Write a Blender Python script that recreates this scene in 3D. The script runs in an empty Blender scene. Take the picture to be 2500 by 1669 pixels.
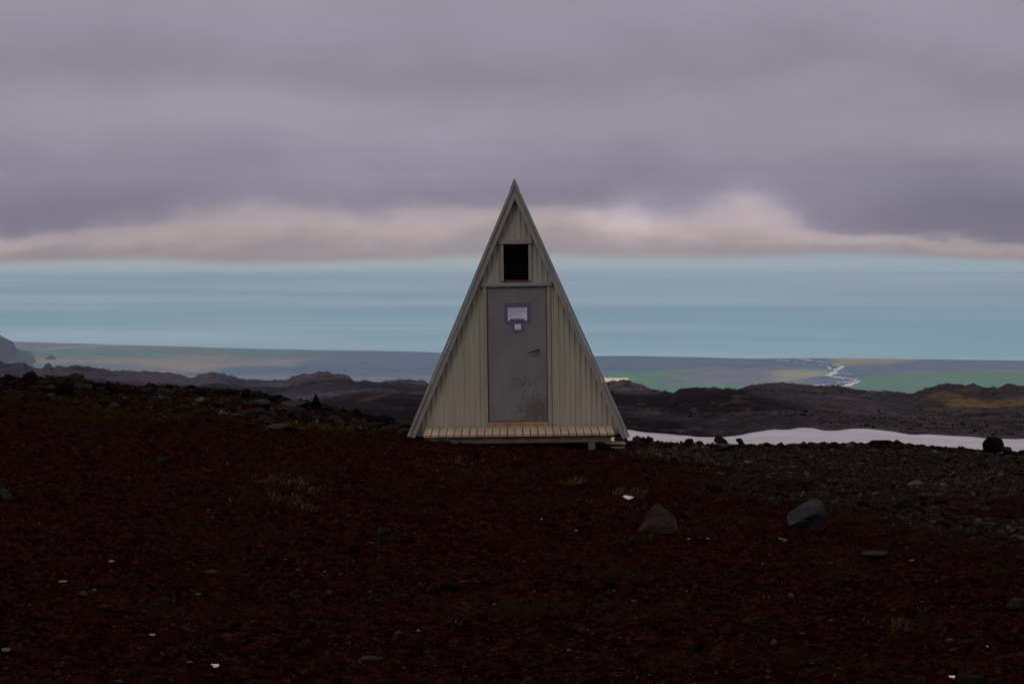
import bpy, bmesh, math, random
import numpy as np
from mathutils import Vector, Matrix
random.seed(7); RNG = np.random.RandomState(11)
S = bpy.context.scene; C = S.collection
# ------------------------------------------------------------------ camera, sky, sun, exposure
F = 6400.0; HV = 430.0; CV = 834.5; CU = 1250.0          # focal length and eye line in photo pixels
PITCH = math.atan((CV-HV)/F)
cd = bpy.data.cameras.new('camera'); cam = bpy.data.objects.new('camera', cd); C.objects.link(cam)
cd.sensor_width = 36; cd.lens = F/2500*36; cd.clip_start = .1; cd.clip_end = 200000
cam.location = (0, 0, 0); cam.rotation_euler = (math.pi/2-PITCH, 0, 0); S.camera = cam
S.view_settings.view_transform = 'Standard'; S.view_settings.look = 'None'
S.view_settings.exposure = 0; S.view_settings.gamma = 1; S.view_settings.use_curve_mapping = False
SUN_EL, SUN_AZ = math.radians(38), math.radians(215)      # high behind the camera, a little to the left

def srgb(r, g, b):
    f = lambda c: (c/255/12.92 if c/255 <= .04045 else ((c/255+.055)/1.055)**2.4)
    return (f(r), f(g), f(b), 1)

class NT:
    def __init__(s, tree): s.t = tree; tree.nodes.clear()
    def n(s, kind, **kw):
        o = s.t.nodes.new(kind)
        for k, v in kw.items(): setattr(o, k, v)
        return o
    def put(s, sock, v):
        if hasattr(v, 'is_output') or isinstance(v, bpy.types.NodeSocket): s.t.links.new(v, sock)
        else: sock.default_value = v
    def m(s, op, a, b=0.0, c=0.0, clamp=False):
        o = s.n('ShaderNodeMath', operation=op, use_clamp=clamp)
        s.put(o.inputs[0], a); s.put(o.inputs[1], b); s.put(o.inputs[2], c); return o.outputs[0]
    def mix(s, f, a, b, mode='MIX'):
        o = s.n('ShaderNodeMix', data_type='RGBA', blend_type=mode)
        s.put(o.inputs[0], f); s.put(o.inputs[6], a); s.put(o.inputs[7], b); return o.outputs[2]
    def noise(s, vec, scale=1, detail=4, rough=.55, dist=0):
        o = s.n('ShaderNodeTexNoise'); s.put(o.inputs['Vector'], vec); s.put(o.inputs['Scale'], scale)
        s.put(o.inputs['Detail'], detail); s.put(o.inputs['Roughness'], rough); s.put(o.inputs['Distortion'], dist)
        return o.outputs['Fac']
    def vor(s, vec, scale=1, feature='F1', out='Distance'):
        o = s.n('ShaderNodeTexVoronoi', feature=feature); s.put(o.inputs['Vector'], vec); s.put(o.inputs['Scale'], scale)
        return o.outputs[out]
    def ramp(s, f, stops, interp='LINEAR'):
        o = s.n('ShaderNodeValToRGB'); r = o.color_ramp; r.interpolation = interp
        while len(r.elements) > 1: r.elements.remove(r.elements[-1])
        r.elements[0].position = stops[0][0]; r.elements[0].color = stops[0][1]
        for p, c in stops[1:]:
            e = r.elements.new(p); e.color = c
        s.put(o.inputs[0], f); return o.outputs[0]
    def step(s, x, a, b):
        o = s.n('ShaderNodeMapRange', interpolation_type='SMOOTHSTEP'); s.put(o.inputs[0], x)
        s.put(o.inputs[1], a); s.put(o.inputs[2], b); return o.outputs[0]
    def comb(s, x, y, z=0.0):
        o = s.n('ShaderNodeCombineXYZ'); s.put(o.inputs[0], x); s.put(o.inputs[1], y); s.put(o.inputs[2], z); return o.outputs[0]
    def mapping(s, vec, scale=(1,1,1), loc=(0,0,0)):
        o = s.n('ShaderNodeMapping'); s.put(o.inputs[0], vec); o.inputs['Scale'].default_value = scale
        o.inputs['Location'].default_value = loc; return o.outputs[0]

W = bpy.data.worlds.new('World'); S.world = W; W.use_nodes = True
t = NT(W.node_tree)
tc = t.n('ShaderNodeTexCoord').outputs['Generated']
sx = t.n('ShaderNodeSeparateXYZ'); t.put(sx.inputs[0], tc)
X, Y, Z = sx.outputs
hyp = t.m('SQRT', t.m('ADD', t.m('MULTIPLY', X, X), t.m('MULTIPLY', Y, Y)))
EL = t.m('DIVIDE', Z, t.m('MAXIMUM', hyp, .001))                       # tangent of the elevation
AZ = t.m('ARCTAN2', X, Y)                                              # bearing from straight ahead
D = t.m('MULTIPLY', EL, -6.4)                                          # thousandths of a pixel below the eye line
A = t.m('MULTIPLY', AZ, 6.4)
# a grey sheet of cloud above, a lower bank lit pinkish from the side, and a strip of clear pale air under it
w1 = t.m('SUBTRACT', t.noise(t.comb(t.m('MULTIPLY', A, 1.1), t.m('MULTIPLY', D, 2.6), 3.1), 1, 3, .5), .5)
w2 = t.m('SUBTRACT', t.noise(t.comb(t.m('MULTIPLY', A, 6.0), t.m('MULTIPLY', D, 12.0), 1.0), 1, 5, .55), .5)
w3 = t.m('SUBTRACT', t.noise(t.comb(t.m('MULTIPLY', A, 2.6), t.m('MULTIPLY', D, 5.0), 5.7), 1, 3, .5), .5)
def curve(pts, lo, hi):                                                # height of a cloud edge along the bearing
    g = lambda v: ((v-430)/1000-lo)/(hi-lo)
    f_ = t.n('ShaderNodeMapRange'); t.put(f_.inputs[0], A); t.put(f_.inputs[1], -1.35); t.put(f_.inputs[2], 1.35)
    r = t.ramp(f_.outputs[0], [(((u-1250)/1000+1.35)/2.7, (g(v),)*3+(1,)) for u, v in pts], 'B_SPLINE')
    return t.m('MULTIPLY_ADD', r, hi-lo, lo)
top = curve([(-50,560),(200,548),(380,500),(560,478),(760,470),(960,492),(1130,492),(1330,500),(1500,455),(1640,520),(1770,468),(1900,480),(2010,535),(2180,560),(2500,572)], 0, .25)
bot = curve([(-50,640),(250,634),(440,630),(520,643),(760,642),(1000,634),(1250,622),(1600,629),(1900,623),(2050,617),(2300,626),(2500,634)], 0, .25)
Dt = t.m('ADD', D, t.m('MULTIPLY_ADD', w2, .085, t.m('MULTIPLY', w3, .075)))
Db = t.m('ADD', D, t.m('MULTIPLY_ADD', w2, .010, t.m('MULTIPLY', w3, .010)))
s_ = t.m('DIVIDE', t.m('SUBTRACT', Dt, top), t.m('MAXIMUM', t.m('SUBTRACT', bot, top), .03))
d0, d1 = -1.3, .45
fr = t.n('ShaderNodeMapRange'); t.put(fr.inputs[0], t.m('ADD', D, t.m('MULTIPLY_ADD', w1, .30, t.m('MULTIPLY', w3, .06)))); t.put(fr.inputs[1], d0); t.put(fr.inputs[2], d1)
GREY = [(-1.3, (150,145,158)), (-.46, (152,147,160)), (-.36, (149,143,157)), (-.25, (142,137,150)), (-.16, (149,144,157)), (-.09, (151,146,159)), (0, (140,135,149)), (.06, (130,125,138)), (.15, (131,126,136))]
cloud = t.ramp(fr.outputs[0], [((p-d0)/(d1-d0), srgb(*c)) for p, c in GREY])
PINK = [(0, (147,141,148)), (.28, (169,157,159)), (.52, (171,158,155)), (.8, (155,144,143)), (1, (148,141,142))]
pink = t.ramp(t.m('MULTIPLY_ADD', w3, .35, s_), [(p, srgb(*c)) for p, c in PINK])
cloud = t.mix(t.step(s_, -.22, .42), cloud, pink)
b1 = t.m('SUBTRACT', t.noise(t.comb(t.m('MULTIPLY', A, 1.3), t.m('MULTIPLY', D, 3.6), 8.0), 1, 4, .5), .5)
b2 = t.m('SUBTRACT', t.noise(t.comb(t.m('MULTIPLY', A, 4), t.m('MULTIPLY', D, 10.0), 2.0), 1, 5, .55), .5)
b3 = t.m('SUBTRACT', t.noise(t.comb(t.m('MULTIPLY', A, 11), t.m('MULTIPLY', D, 26.0), 9.0), 1, 5, .6, .4), .5)
b3 = t.m('MULTIPLY', b3, t.m('MULTIPLY_ADD', t.step(s_, -.2, .3), .17, .05))
val = t.m('ADD', t.m('ADD', 1.0, b3), t.m('MULTIPLY_ADD', b1, .38, t.m('MULTIPLY', b2, .12)))
def blob(a, d, sa, sd, k):
    global val
    e = t.m('ADD', t.m('POWER', t.m('DIVIDE', t.m('SUBTRACT', t.m('ADD', A, t.m('MULTIPLY', w2, .12)), a), sa), 2), t.m('POWER', t.m('DIVIDE', t.m('SUBTRACT', Dt, d), sd), 2))
    val = t.m('MULTIPLY_ADD', t.m('EXPONENT', t.m('MULTIPLY', e, -1)), k, val)
for p in [(.28,.095,.11,.05,.40), (.58,.10,.19,.06,.20), (.50,.06,.06,.03,.10), (.66,.07,.05,.03,.08), (-.5,.10,.35,.05,.07), (-1.25,.15,.10,.03,.12), (.78,.15,.25,.025,.06), (.95,.155,.12,.02,.06), (1.2,.08,.38,.09,-.26), (-1.2,.05,.4,.12,-.08), (-.35,-.16,.75,.05,.06), (.7,-.01,.5,.04,-.08)]:
    blob(*p)
vm = t.n('ShaderNodeVectorMath', operation='SCALE'); t.put(vm.inputs[0], cloud); t.put(vm.inputs['Scale'], val)
AIR = [(.17, (164,169,169)), (.207, (161,170,170)), (.222, (153,167,171)), (.236, (141,158,168)), (.26, (140,158,168)), (.35, (137,162,172)), (.449, (60,64,68))]
fa = t.n('ShaderNodeMapRange'); t.put(fa.inputs[0], D); t.put(fa.inputs[1], d0); t.put(fa.inputs[2], d1)
air = t.ramp(fa.outputs[0], [((p-d0)/(d1-d0), srgb(*c)) for p, c in AIR])
air = t.mix(t.m('MULTIPLY', t.step(A, -.3, 1.2), .6), air, srgb(142,162,173), 'MIX')
lo_edge = t.step(t.m('SUBTRACT', Db, bot), -.015, .014)
view = t.mix(lo_edge, vm.outputs[0], air)
# the light that has to enter the hazy air for those colours to be left at the photographer
BETA, FARY, TOPZ = 2.8e-5, 25500.0, 25.0
HZ = (.208, .232, .256)
frac = t.m('MINIMUM', 1.0, t.m('DIVIDE', TOPZ/FARY*6.4, t.m('MAXIMUM', t.m('MULTIPLY', D, -1), 1e-4)))
T_ = t.m('EXPONENT', t.m('MULTIPLY', frac, -BETA*FARY))
hz = t.n('ShaderNodeVectorMath', operation='SCALE'); hz.inputs[0].default_value = HZ; t.put(hz.inputs['Scale'], t.m('SUBTRACT', 1.0, T_))
sb = t.n('ShaderNodeVectorMath', operation='SUBTRACT'); t.put(sb.inputs[0], view); t.put(sb.inputs[1], hz.outputs[0])
dv = t.n('ShaderNodeVectorMath', operation='SCALE'); t.put(dv.inputs[0], sb.outputs[0])
zen = t.m('MULTIPLY_ADD', t.step(EL, .10, 1.1), 1.5, 1.0)              # an overcast sky is brightest overhead
t.put(dv.inputs['Scale'], t.m('DIVIDE', zen, T_))
vm = dv
sky = t.n('ShaderNodeTexSky', sky_type='NISHITA'); sky.sun_disc = False
sky.sun_elevation = SUN_EL; sky.sun_rotation = SUN_AZ
bg1 = t.n('ShaderNodeBackground'); t.put(bg1.inputs[0], sky.outputs[0]); bg1.inputs[1].default_value = .05
bg2 = t.n('ShaderNodeBackground'); t.put(bg2.inputs[0], vm.outputs[0]); bg2.inputs[1].default_value = 1.0
ms = t.n('ShaderNodeMixShader'); ms.inputs[0].default_value = .96
t.t.links.new(bg1.outputs[0], ms.inputs[1]); t.t.links.new(bg2.outputs[0], ms.inputs[2])
wo = t.n('ShaderNodeOutputWorld'); t.t.links.new(ms.outputs[0], wo.inputs[0])

sd = bpy.data.lights.new('sun', 'SUN'); sd.energy = .5; sd.angle = math.radians(14); sd.color = (1, .95, .88)
so = bpy.data.objects.new('sun', sd); C.objects.link(so)
sdir = Vector((math.sin(SUN_AZ)*math.cos(SUN_EL), math.cos(SUN_AZ)*math.cos(SUN_EL), math.sin(SUN_EL)))
so.rotation_euler = sdir.to_track_quat('Z', 'Y').to_euler()

# ------------------------------------------------------------------ helpers
def vnoise(x, y, seed=0):
    x = np.asarray(x, float); y = np.asarray(y, float)
    xi = np.floor(x).astype(np.int64); yi = np.floor(y).astype(np.int64); xf = x-xi; yf = y-yi
    def h(a, b):
        n = (a*374761393 + b*668265263 + seed*974711) & 0xffffffff
        n = ((n ^ (n >> 13))*1274126177) & 0xffffffff
        return ((n ^ (n >> 16)) & 0xffff)/65535.0
    u = xf*xf*xf*(xf*(xf*6-15)+10); v = yf*yf*yf*(yf*(yf*6-15)+10)
    return (h(xi,yi)*(1-u)+h(xi+1,yi)*u)*(1-v)+(h(xi,yi+1)*(1-u)+h(xi+1,yi+1)*u)*v
def fbm(x, y, oct=4, seed=0, gain=.5):
    s = 0; a = 1; n = 0
    for k in range(oct):
        s = s+a*(vnoise(x*2**k+17.3*k, y*2**k-9.1*k, seed+k)-.5); n += a; a *= gain
    return s/n*2
def sst(x, a, b):
    q = np.clip((x-a)/(b-a), 0, 1); return q*q*(3-2*q)
def elev(v): return -np.tan(PITCH+np.arctan((np.asarray(v, float)-CV)/F))   # slope of the ray through photo row v
def prof(pts): 
    a = np.array(pts, float); return lambda u: np.interp(u, a[:,0], a[:,1])

def tag(o, label=None, cat=None, group=None, kind=None):
    if label: o['label'] = label
    if cat: o['category'] = cat
    if group: o['group'] = group
    if kind: o['kind'] = kind
    return o
def obj(name, me, mat=None, parent=None):
    o = bpy.data.objects.new(name, me); C.objects.link(o)
    if mat is not None:
        for m_ in (mat if isinstance(mat, (list, tuple)) else [mat]): me.materials.append(m_)
    if parent: o.parent = parent
    return o
def empty(name, loc=(0,0,0)):
    o = bpy.data.objects.new(name, None); C.objects.link(o); o.location = loc; o.empty_display_size = .2; return o
def bmobj(name, bm, mat, parent=None, bevel=0, smooth=False):
    if bevel:
        bmesh.ops.bevel(bm, geom=bm.edges[:], offset=bevel, segments=2, affect='EDGES', profile=.6)
    bmesh.ops.recalc_face_normals(bm, faces=bm.faces)
    me = bpy.data.meshes.new(name); bm.to_mesh(me); bm.free()
    if smooth: me.shade_smooth()
    return obj(name, me, mat, parent)
def box(bm, x0, x1, y0, y1, z0, z1, mi=0, jit=0):
    vs = [bm.verts.new((x, y, z)) for x in (x0, x1) for y in (y0, y1) for z in (z0, z1)]
    for q in ((0,1,3,2), (4,6,7,5), (0,4,5,1), (2,3,7,6), (0,2,6,4), (1,5,7,3)):
        f_ = bm.faces.new([vs[i] for i in q]); f_.material_index = mi
    return vs
def prism(bm, pts, y0, y1, mi=0):                                       # polygon in x,z swept along y
    a = [bm.verts.new((p[0], y0, p[1])) for p in pts]; b = [bm.verts.new((p[0], y1, p[1])) for p in pts]
    n = len(pts); fs = [bm.faces.new(a), bm.faces.new(b[::-1])]
    for i in range(n): fs.append(bm.faces.new((a[i], b[i], b[(i+1) % n], a[(i+1) % n])))
    for f_ in fs: f_.material_index = mi
def grid_mesh(name, P, attrs=None):                                     # P: rows x cols x 3
    r, c = P.shape[:2]; me = bpy.data.meshes.new(name)
    me.vertices.add(r*c); me.vertices.foreach_set('co', P.reshape(-1).astype(np.float32))
    i = np.arange(r-1)[:, None]*c+np.arange(c-1)[None]
    q = np.stack([i, i+1, i+c+1, i+c], -1).reshape(-1, 4)
    me.loops.add(q.size); me.loops.foreach_set('vertex_index', q.reshape(-1).astype(np.int32))
    me.polygons.add(len(q)); me.polygons.foreach_set('loop_start', (np.arange(len(q))*4).astype(np.int32))
    me.polygons.foreach_set('loop_total', np.full(len(q), 4, np.int32))
    me.update(calc_edges=True); me.shade_smooth()
    for k, a in (attrs or {}).items():
        if a.ndim == 3:
            at = me.color_attributes.new(k, 'FLOAT_COLOR', 'POINT')
            at.data.foreach_set('color', np.concatenate([a.reshape(-1, 3), np.ones((r*c, 1))], 1).reshape(-1).astype(np.float32))
        else:
            at = me.attributes.new(k, 'FLOAT', 'POINT'); at.data.foreach_set('value', a.reshape(-1).astype(np.float32))
    return me
def tri_mesh(name, V, T, attrs=None):
    me = bpy.data.meshes.new(name); me.vertices.add(len(V)); me.vertices.foreach_set('co', V.reshape(-1).astype(np.float32))
    me.loops.add(T.size); me.loops.foreach_set('vertex_index', T.reshape(-1).astype(np.int32))
    k = T.shape[1]; me.polygons.add(len(T)); me.polygons.foreach_set('loop_start', (np.arange(len(T))*k).astype(np.int32))
    me.polygons.foreach_set('loop_total', np.full(len(T), k, np.int32)); me.update(calc_edges=True)
    for n_, a in (attrs or {}).items():
        at = me.attributes.new(n_, 'FLOAT', 'POINT'); at.data.foreach_set('value', a.astype(np.float32))
    return me

# ------------------------------------------------------------------ materials
def material(name, build, rough=.9, spec=.2, metal=0.0):
    m_ = bpy.data.materials.new(name); m_.use_nodes = True; t = NT(m_.node_tree)
    b = t.n('ShaderNodeBsdfPrincipled'); b.inputs['Roughness'].default_value = rough
    b.inputs['Specular IOR Level'].default_value = spec; b.inputs['Metallic'].default_value = metal
    o = t.n('ShaderNodeOutputMaterial'); t.t.links.new(b.outputs[0], o.inputs[0])
    pos = t.n('ShaderNodeTexCoord').outputs['Object']
    r = build(t, pos, b)
    if r is not None: t.put(b.inputs['Base Color'], r)
    return m_
def bump(t, b, h, strength=.5, dist=.01):
    o = t.n('ShaderNodeBump'); o.inputs['Strength'].default_value = strength; o.inputs['Distance'].default_value = dist
    t.put(o.inputs['Height'], h); t.put(b.inputs['Normal'], o.outputs[0])
def attr(t, name):
    o = t.n('ShaderNodeAttribute'); o.attribute_name = name; return o
def lin(*c): return (c[0], c[1], c[2], 1)

def g_ground(t, p, b):
    n1 = t.noise(p, 1.1, 5, .6); n2 = t.noise(p, 9, 6, .7); n3 = t.noise(p, 46, 4, .75)
    cell = t.vor(p, 34, out='Color'); cs = t.n('ShaderNodeSeparateColor'); t.put(cs.inputs[0], cell)
    soil = t.ramp(n2, [(.32, lin(.0014,.0004,.0003)), (.5, lin(.0090,.0021,.0011)), (.70, lin(.027,.0080,.0036))])
    soil = t.mix(t.step(cs.outputs[0], .80, .97), soil, lin(.022,.010,.007))      # odd paler crumbs
    soil = t.mix(t.m('MULTIPLY', t.step(n1, .48, .72), .45), soil, lin(.016,.0095,.0022))
    grav = t.ramp(t.m('MULTIPLY_ADD', cs.outputs[1], .5, t.m('MULTIPLY', n2, .5)), [(.2, lin(.0045,.0025,.002)), (.55, lin(.016,.0100,.0082)), (.85, lin(.040,.030,.026))])
    moss = t.ramp(n3, [(.3, lin(.004,.003,.0005)), (.6, lin(.017,.013,.0012)), (.8, lin(.036,.030,.003))])
    c = t.mix(attr(t, 'gravel').outputs['Fac'], soil, grav)
    mm = t.m('MULTIPLY', attr(t, 'moss').outputs['Fac'], t.step(t.m('ADD', n1, t.m('MULTIPLY', n2, .8)), .78, 1.02), clamp=True)
    c = t.mix(mm, c, moss)
    bump(t, b, t.m('ADD', t.m('MULTIPLY', n3, .6), t.m('ADD', t.m('MULTIPLY', cs.outputs[0], .5), n2)), 1.0, .03)
    return c
M = {}
M['ground'] = material('volcanic soil', g_ground, 1.0, 0.0)
def g_attrcol(scale, amt, bs=0, bd=.1):
    def g(t, p, b):
        n1 = t.noise(p, scale, 6, .65); c = attr(t, 'col').outputs['Color']
        v = t.n('ShaderNodeVectorMath', operation='SCALE'); t.put(v.inputs[0], c)
        t.put(v.inputs['Scale'], t.m('MULTIPLY_ADD', t.m('SUBTRACT', n1, .5), amt, 1.0))
        if bs: bump(t, b, n1, bs, bd)
        return v.outputs[0]
    return g
M['hills'] = material('lava hills', g_attrcol(.5, 3.2, 1.0, 1.2), 1.0, 0.0)
M['plain'] = material('lowland', g_attrcol(.004, .35), 1.0, 0.0)
def g_snow(t, p, b):
    n1 = t.noise(t.mapping(p, (.14, .5, .5)), 1, 5, .6); n2 = t.noise(p, 5, 4, .6)
    bump(t, b, t.m('ADD', n1, t.m('MULTIPLY', n2, .2)), .5, .25)
    n5 = t.noise(t.mapping(p, (.25, 1.2, 1)), 1, 6, .65)
    sn = t.ramp(n1, [(.25, lin(.28,.255,.245)), (.5, lin(.42,.385,.365)), (.8, lin(.50,.465,.445))])
    return t.mix(t.m('MULTIPLY', t.step(n5, .52, .75), .40), sn, lin(.22,.18,.165))
M['snow'] = material('old snow', g_snow, .7, .2)
def g_sea(t, p, b):
    n1 = t.noise(t.mapping(p, (.00018, .00055, 1)), 1, 5, .5); n2 = t.noise(t.mapping(p, (.0008, .004, 1)), 1, 4, .6)
    q = t.m('MULTIPLY_ADD', n2, .25, t.m('MULTIPLY', n1, .75))
    sp = t.n('ShaderNodeSeparateXYZ'); t.put(sp.inputs[0], p)
    wn = t.noise(t.mapping(p, (.0003, .0003, 1)), 1, 3, .5)
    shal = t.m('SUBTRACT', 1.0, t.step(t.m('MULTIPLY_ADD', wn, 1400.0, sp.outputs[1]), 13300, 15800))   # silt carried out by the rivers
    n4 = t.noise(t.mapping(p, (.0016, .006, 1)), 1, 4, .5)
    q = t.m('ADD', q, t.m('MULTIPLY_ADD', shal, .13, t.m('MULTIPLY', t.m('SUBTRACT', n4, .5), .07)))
    q = t.m('MULTIPLY_ADD', t.step(sp.outputs[1], 17500, 24000), .16, q)  # paler with distance: haze towards the horizon put into the water colour
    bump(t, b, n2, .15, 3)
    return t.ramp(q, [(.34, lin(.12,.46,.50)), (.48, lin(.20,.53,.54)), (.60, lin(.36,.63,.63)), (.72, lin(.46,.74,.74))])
M['sea'] = material('sea water', g_sea, .35, .5)
M['river'] = material('river water', lambda t, p, b: lin(.75,.70,.66), .4, .5)

def g_siding(t, p, b):
    n1 = t.noise(t.mapping(p, (9, 9, 1.2)), 1, 5, .6); n2 = t.noise(p, 60, 4, .6); n3 = t.noise(t.mapping(p, (22, 22, .6)), 1, 3, .5)
    c = t.ramp(n1, [(.3, lin(.25,.226,.166)), (.55, lin(.287,.262,.195)), (.75, lin(.315,.288,.217))])
    c = t.mix(t.m('MULTIPLY', t.step(n3, .50, .72), .25), c, lin(.15,.145,.115))
    c = t.mix(t.m('MULTIPLY', t.step(n2, .62, .72), .25), c, lin(.11,.085,.06))
    sp = t.n('ShaderNodeSeparateXYZ'); t.put(sp.inputs[0], p)                      # splash dirt along the foot of the wall
    c = t.mix(t.m('MULTIPLY', t.m('SUBTRACT', 1.0, t.step(sp.outputs[2], .05, .28)), t.m('MULTIPLY', n1, .5)), c, lin(.16,.165,.15))
    bump(t, b, n2, .1, .002); return c
M['siding'] = material('painted corrugated steel', g_siding, .55, .35)
def g_trim(t, p, b):
    n1 = t.noise(t.mapping(p, (14, 14, 3)), 1, 5, .6); n2 = t.noise(p, 70, 3, .6)
    c = t.ramp(n1, [(.3, lin(.175,.168,.140)), (.6, lin(.215,.205,.172)), (.8, lin(.24,.228,.195))])
    return t.mix(t.m('MULTIPLY', t.step(n2, .64, .72), .5), c, lin(.09,.07,.055))
M['trim'] = material('painted metal trim', g_trim, .5, .35)
M['roof'] = material('roof steel', lambda t, p, b: t.ramp(t.noise(p, 6, 5), [(.3, lin(.12,.115,.10)), (.7, lin(.18,.17,.15))]), .5, .35)
M['cap'] = material('dark ridge flashing', lambda t, p, b: t.ramp(t.noise(p, 12, 3), [(.3, lin(.02,.02,.02)), (.7, lin(.04,.038,.036))]), .5, .3)
def g_door(t, p, b):
    n1 = t.noise(t.mapping(p, (2, 2, 1.2)), 1.6, 5, .6); n2 = t.noise(p, 22, 6, .7); n3 = t.noise(p, 7, 5, .65)
    c = t.ramp(n1, [(.3, lin(.115,.109,.104)), (.7, lin(.156,.147,.141))])
    sp = t.n('ShaderNodeSeparateXYZ'); t.put(sp.inputs[0], p)
    def spot(cx, cz, rx, rz):
        return t.m('SUBTRACT', 1.0, t.m('SQRT', t.m('ADD', t.m('POWER', t.m('DIVIDE', t.m('SUBTRACT', sp.outputs[0], cx), rx), 2),
               t.m('POWER', t.m('DIVIDE', t.m('SUBTRACT', sp.outputs[2], cz), rz), 2))))
    s1 = t.step(t.m('ADD', spot(.24, .38, .42, .38), t.m('MULTIPLY', t.m('SUBTRACT', n2, .5), 2.4)), .15, .85)
    c = t.mix(t.m('MULTIPLY', s1, .6), c, lin(.045,.033,.030))
    s2 = t.step(t.m('ADD', spot(.08, .75, .45, .28), t.m('MULTIPLY', t.m('SUBTRACT', n2, .5), 3.4)), .75, 1.1)
    c = t.mix(t.m('MULTIPLY', s2, .6), c, lin(.06,.05,.05))
    # rust creeping in from the edges
    ex = t.m('SUBTRACT', .41, t.m('ABSOLUTE', t.m('SUBTRACT', sp.outputs[0], -.005)))
    ez = t.m('SUBTRACT', sp.outputs[2], .235)
    e = t.m('MINIMUM', ex, ez)
    r = t.m('SUBTRACT', 1.0, t.step(t.m('ADD', e, t.m('MULTIPLY', t.m('SUBTRACT', n3, .5), .05)), .006, .026))
    return t.mix(t.m('MULTIPLY', r, .85), c, lin(.11,.048,.022))
M['door'] = material('painted steel door', g_door, .55, .3)
def g_wood(base, dark, sc=(3,3,3)):
    def g(t, p, b):
        oi = t.n('ShaderNodeObjectInfo').outputs['Random']
        n1 = t.noise(t.mapping(p, (60, 5, 60)), 1, 5, .6); n2 = t.noise(p, 7, 5, .6); n3 = t.noise(t.mapping(p, (9.8, .3, .3)), 1, 1, .4)
        c = t.ramp(n1, [(.3, dark), (.62, base)]); 
        c = t.mix(t.m('MULTIPLY', t.step(n3, .35, .65), .45), c, lin(base[0]*1.25, base[1]*1.15, base[2]*1.0))
        c = t.mix(t.m('MULTIPLY', t.step(n2, .5, .75), .55), c, lin(dark[0]*.6, dark[1]*.55, dark[2]*.5))
        bump(t, b, n1, .3, .003); return c
    return g
M['wood'] = material('weathered deck boards', g_wood(lin(.32,.245,.155), lin(.185,.135,.085)), .8, .15)
M['wood_dark'] = material('grey brown timber', g_wood(lin(.125,.098,.072), lin(.06,.046,.034)), .85, .15)
M['sill'] = material('stained timber threshold', g_wood(lin(.26,.18,.12), lin(.14,.08,.045)), .8, .15)
M['red_sill'] = material('rusty red sill', lambda t, p, b: t.ramp(t.noise(p, 30, 4), [(.3, lin(.06,.02,.015)), (.7, lin(.16,.06,.045))]), .8, .2)
M['dark'] = material('unlit interior black', lambda t, p, b: lin(.006,.0055,.005), .95, .05)  # darkness of the closed room put into the colour
M['handle'] = material('black handle iron', lambda t, p, b: lin(.012,.012,.012), .4, .5)
M['tape'] = material('duct tape', lambda t, p, b: t.ramp(t.noise(p, 45, 4, .7), [(.3, lin(.055,.057,.078)), (.7, lin(.10,.103,.135))]), .42, .4)
M['paper'] = material('paper', lambda t, p, b: t.ramp(t.noise(p, 18, 3), [(.3, lin(.48,.46,.56)), (.7, lin(.58,.56,.66))]), .8, .2)
M['ink'] = material('ink', lambda t, p, b: lin(.07,.06,.085), .8, .1)
M['steel'] = material('galvanised screw', lambda t, p, b: lin(.09,.085,.07), .5, .4)
def g_rock(a, bcol, lich=None):
    def g(t, p, b):
        n1 = t.noise(p, 4, 7, .7); n2 = t.noise(p, 17, 5, .75); v = t.vor(p, 22)
        c = t.ramp(n1, [(.3, a), (.7, bcol)])
        c = t.mix(t.m('MULTIPLY', t.step(n2, .55, .72), .6), c, lin(a[0]*.45, a[1]*.4, a[2]*.4))
        if lich: c = t.mix(t.m('MULTIPLY', t.step(t.noise(p, 9, 4, .6), .56, .66), .7), c, lich)
        bump(t, b, t.m('ADD', n2, t.m('MULTIPLY', t.m('ADD', n1, v), .8)), .9, .04); return c
    return g
M['rock_grey'] = material('grey lava rock', g_rock(lin(.018,.0145,.0128), lin(.040,.033,.029)), 1.0, 0.0)
M['rock_light'] = material('pale grey rock', g_rock(lin(.032,.028,.025), lin(.072,.062,.055)), 1.0, 0.0)
M['rock_dark'] = material('black lava rock', g_rock(lin(.0032,.0027,.0026), lin(.012,.0100,.0092)), 1.0, 0.0)
M['rock_blue'] = material('blue grey boulder', g_rock(lin(.032,.031,.031), lin(.068,.065,.065)), 1.0, 0.0)
M['rock_red'] = material('reddish scoria rock', g_rock(lin(.015,.006,.0045), lin(.036,.017,.013)), 1.0, 0.0)
M['rock_brown'] = material('brown rock with moss', g_rock(lin(.030,.0185,.0150), lin(.068,.045,.037), lin(.045,.034,.013)), 1.0, 0.0)
M['rock_white'] = material('white stone', g_rock(lin(.11,.095,.085), lin(.20,.175,.16)), .8, .2)
M['scrap'] = material('pale scrap', lambda t, p, b: t.ramp(t.noise(p, 8, 3), [(.3, lin(.42,.35,.30)), (.7, lin(.55,.46,.41))]), .9, .05)
M['scrap_dull'] = material('dull pale scrap', lambda t, p, b: t.ramp(t.noise(p, 8, 3), [(.3, lin(.09,.075,.067)), (.7, lin(.19,.165,.15))]), .9, .05)
def g_gravel(t, p, b):
    k = attr(t, 'tint').outputs['Fac']
    c = t.ramp(k, [(0, lin(.0030,.0007,.0005)), (.55, lin(.0085,.0022,.0013)), (.85, lin(.016,.0060,.0038)), (.96, lin(.024,.015,.012)), (.992, lin(.040,.033,.030)), (1, lin(.060,.052,.047))])
    g2 = t.ramp(k, [(0, lin(.005,.0028,.0022)), (.5, lin(.0155,.0100,.0084)), (.9, lin(.032,.025,.022)), (1, lin(.07,.060,.055))])
    c = t.mix(attr(t, 'grav').outputs['Fac'], c, g2)
    n = t.noise(p, 60, 3, .7)
    return t.mix(t.m('MULTIPLY', t.step(n, .5, .7), .5), c, lin(.0025,.001,.0007))
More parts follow.
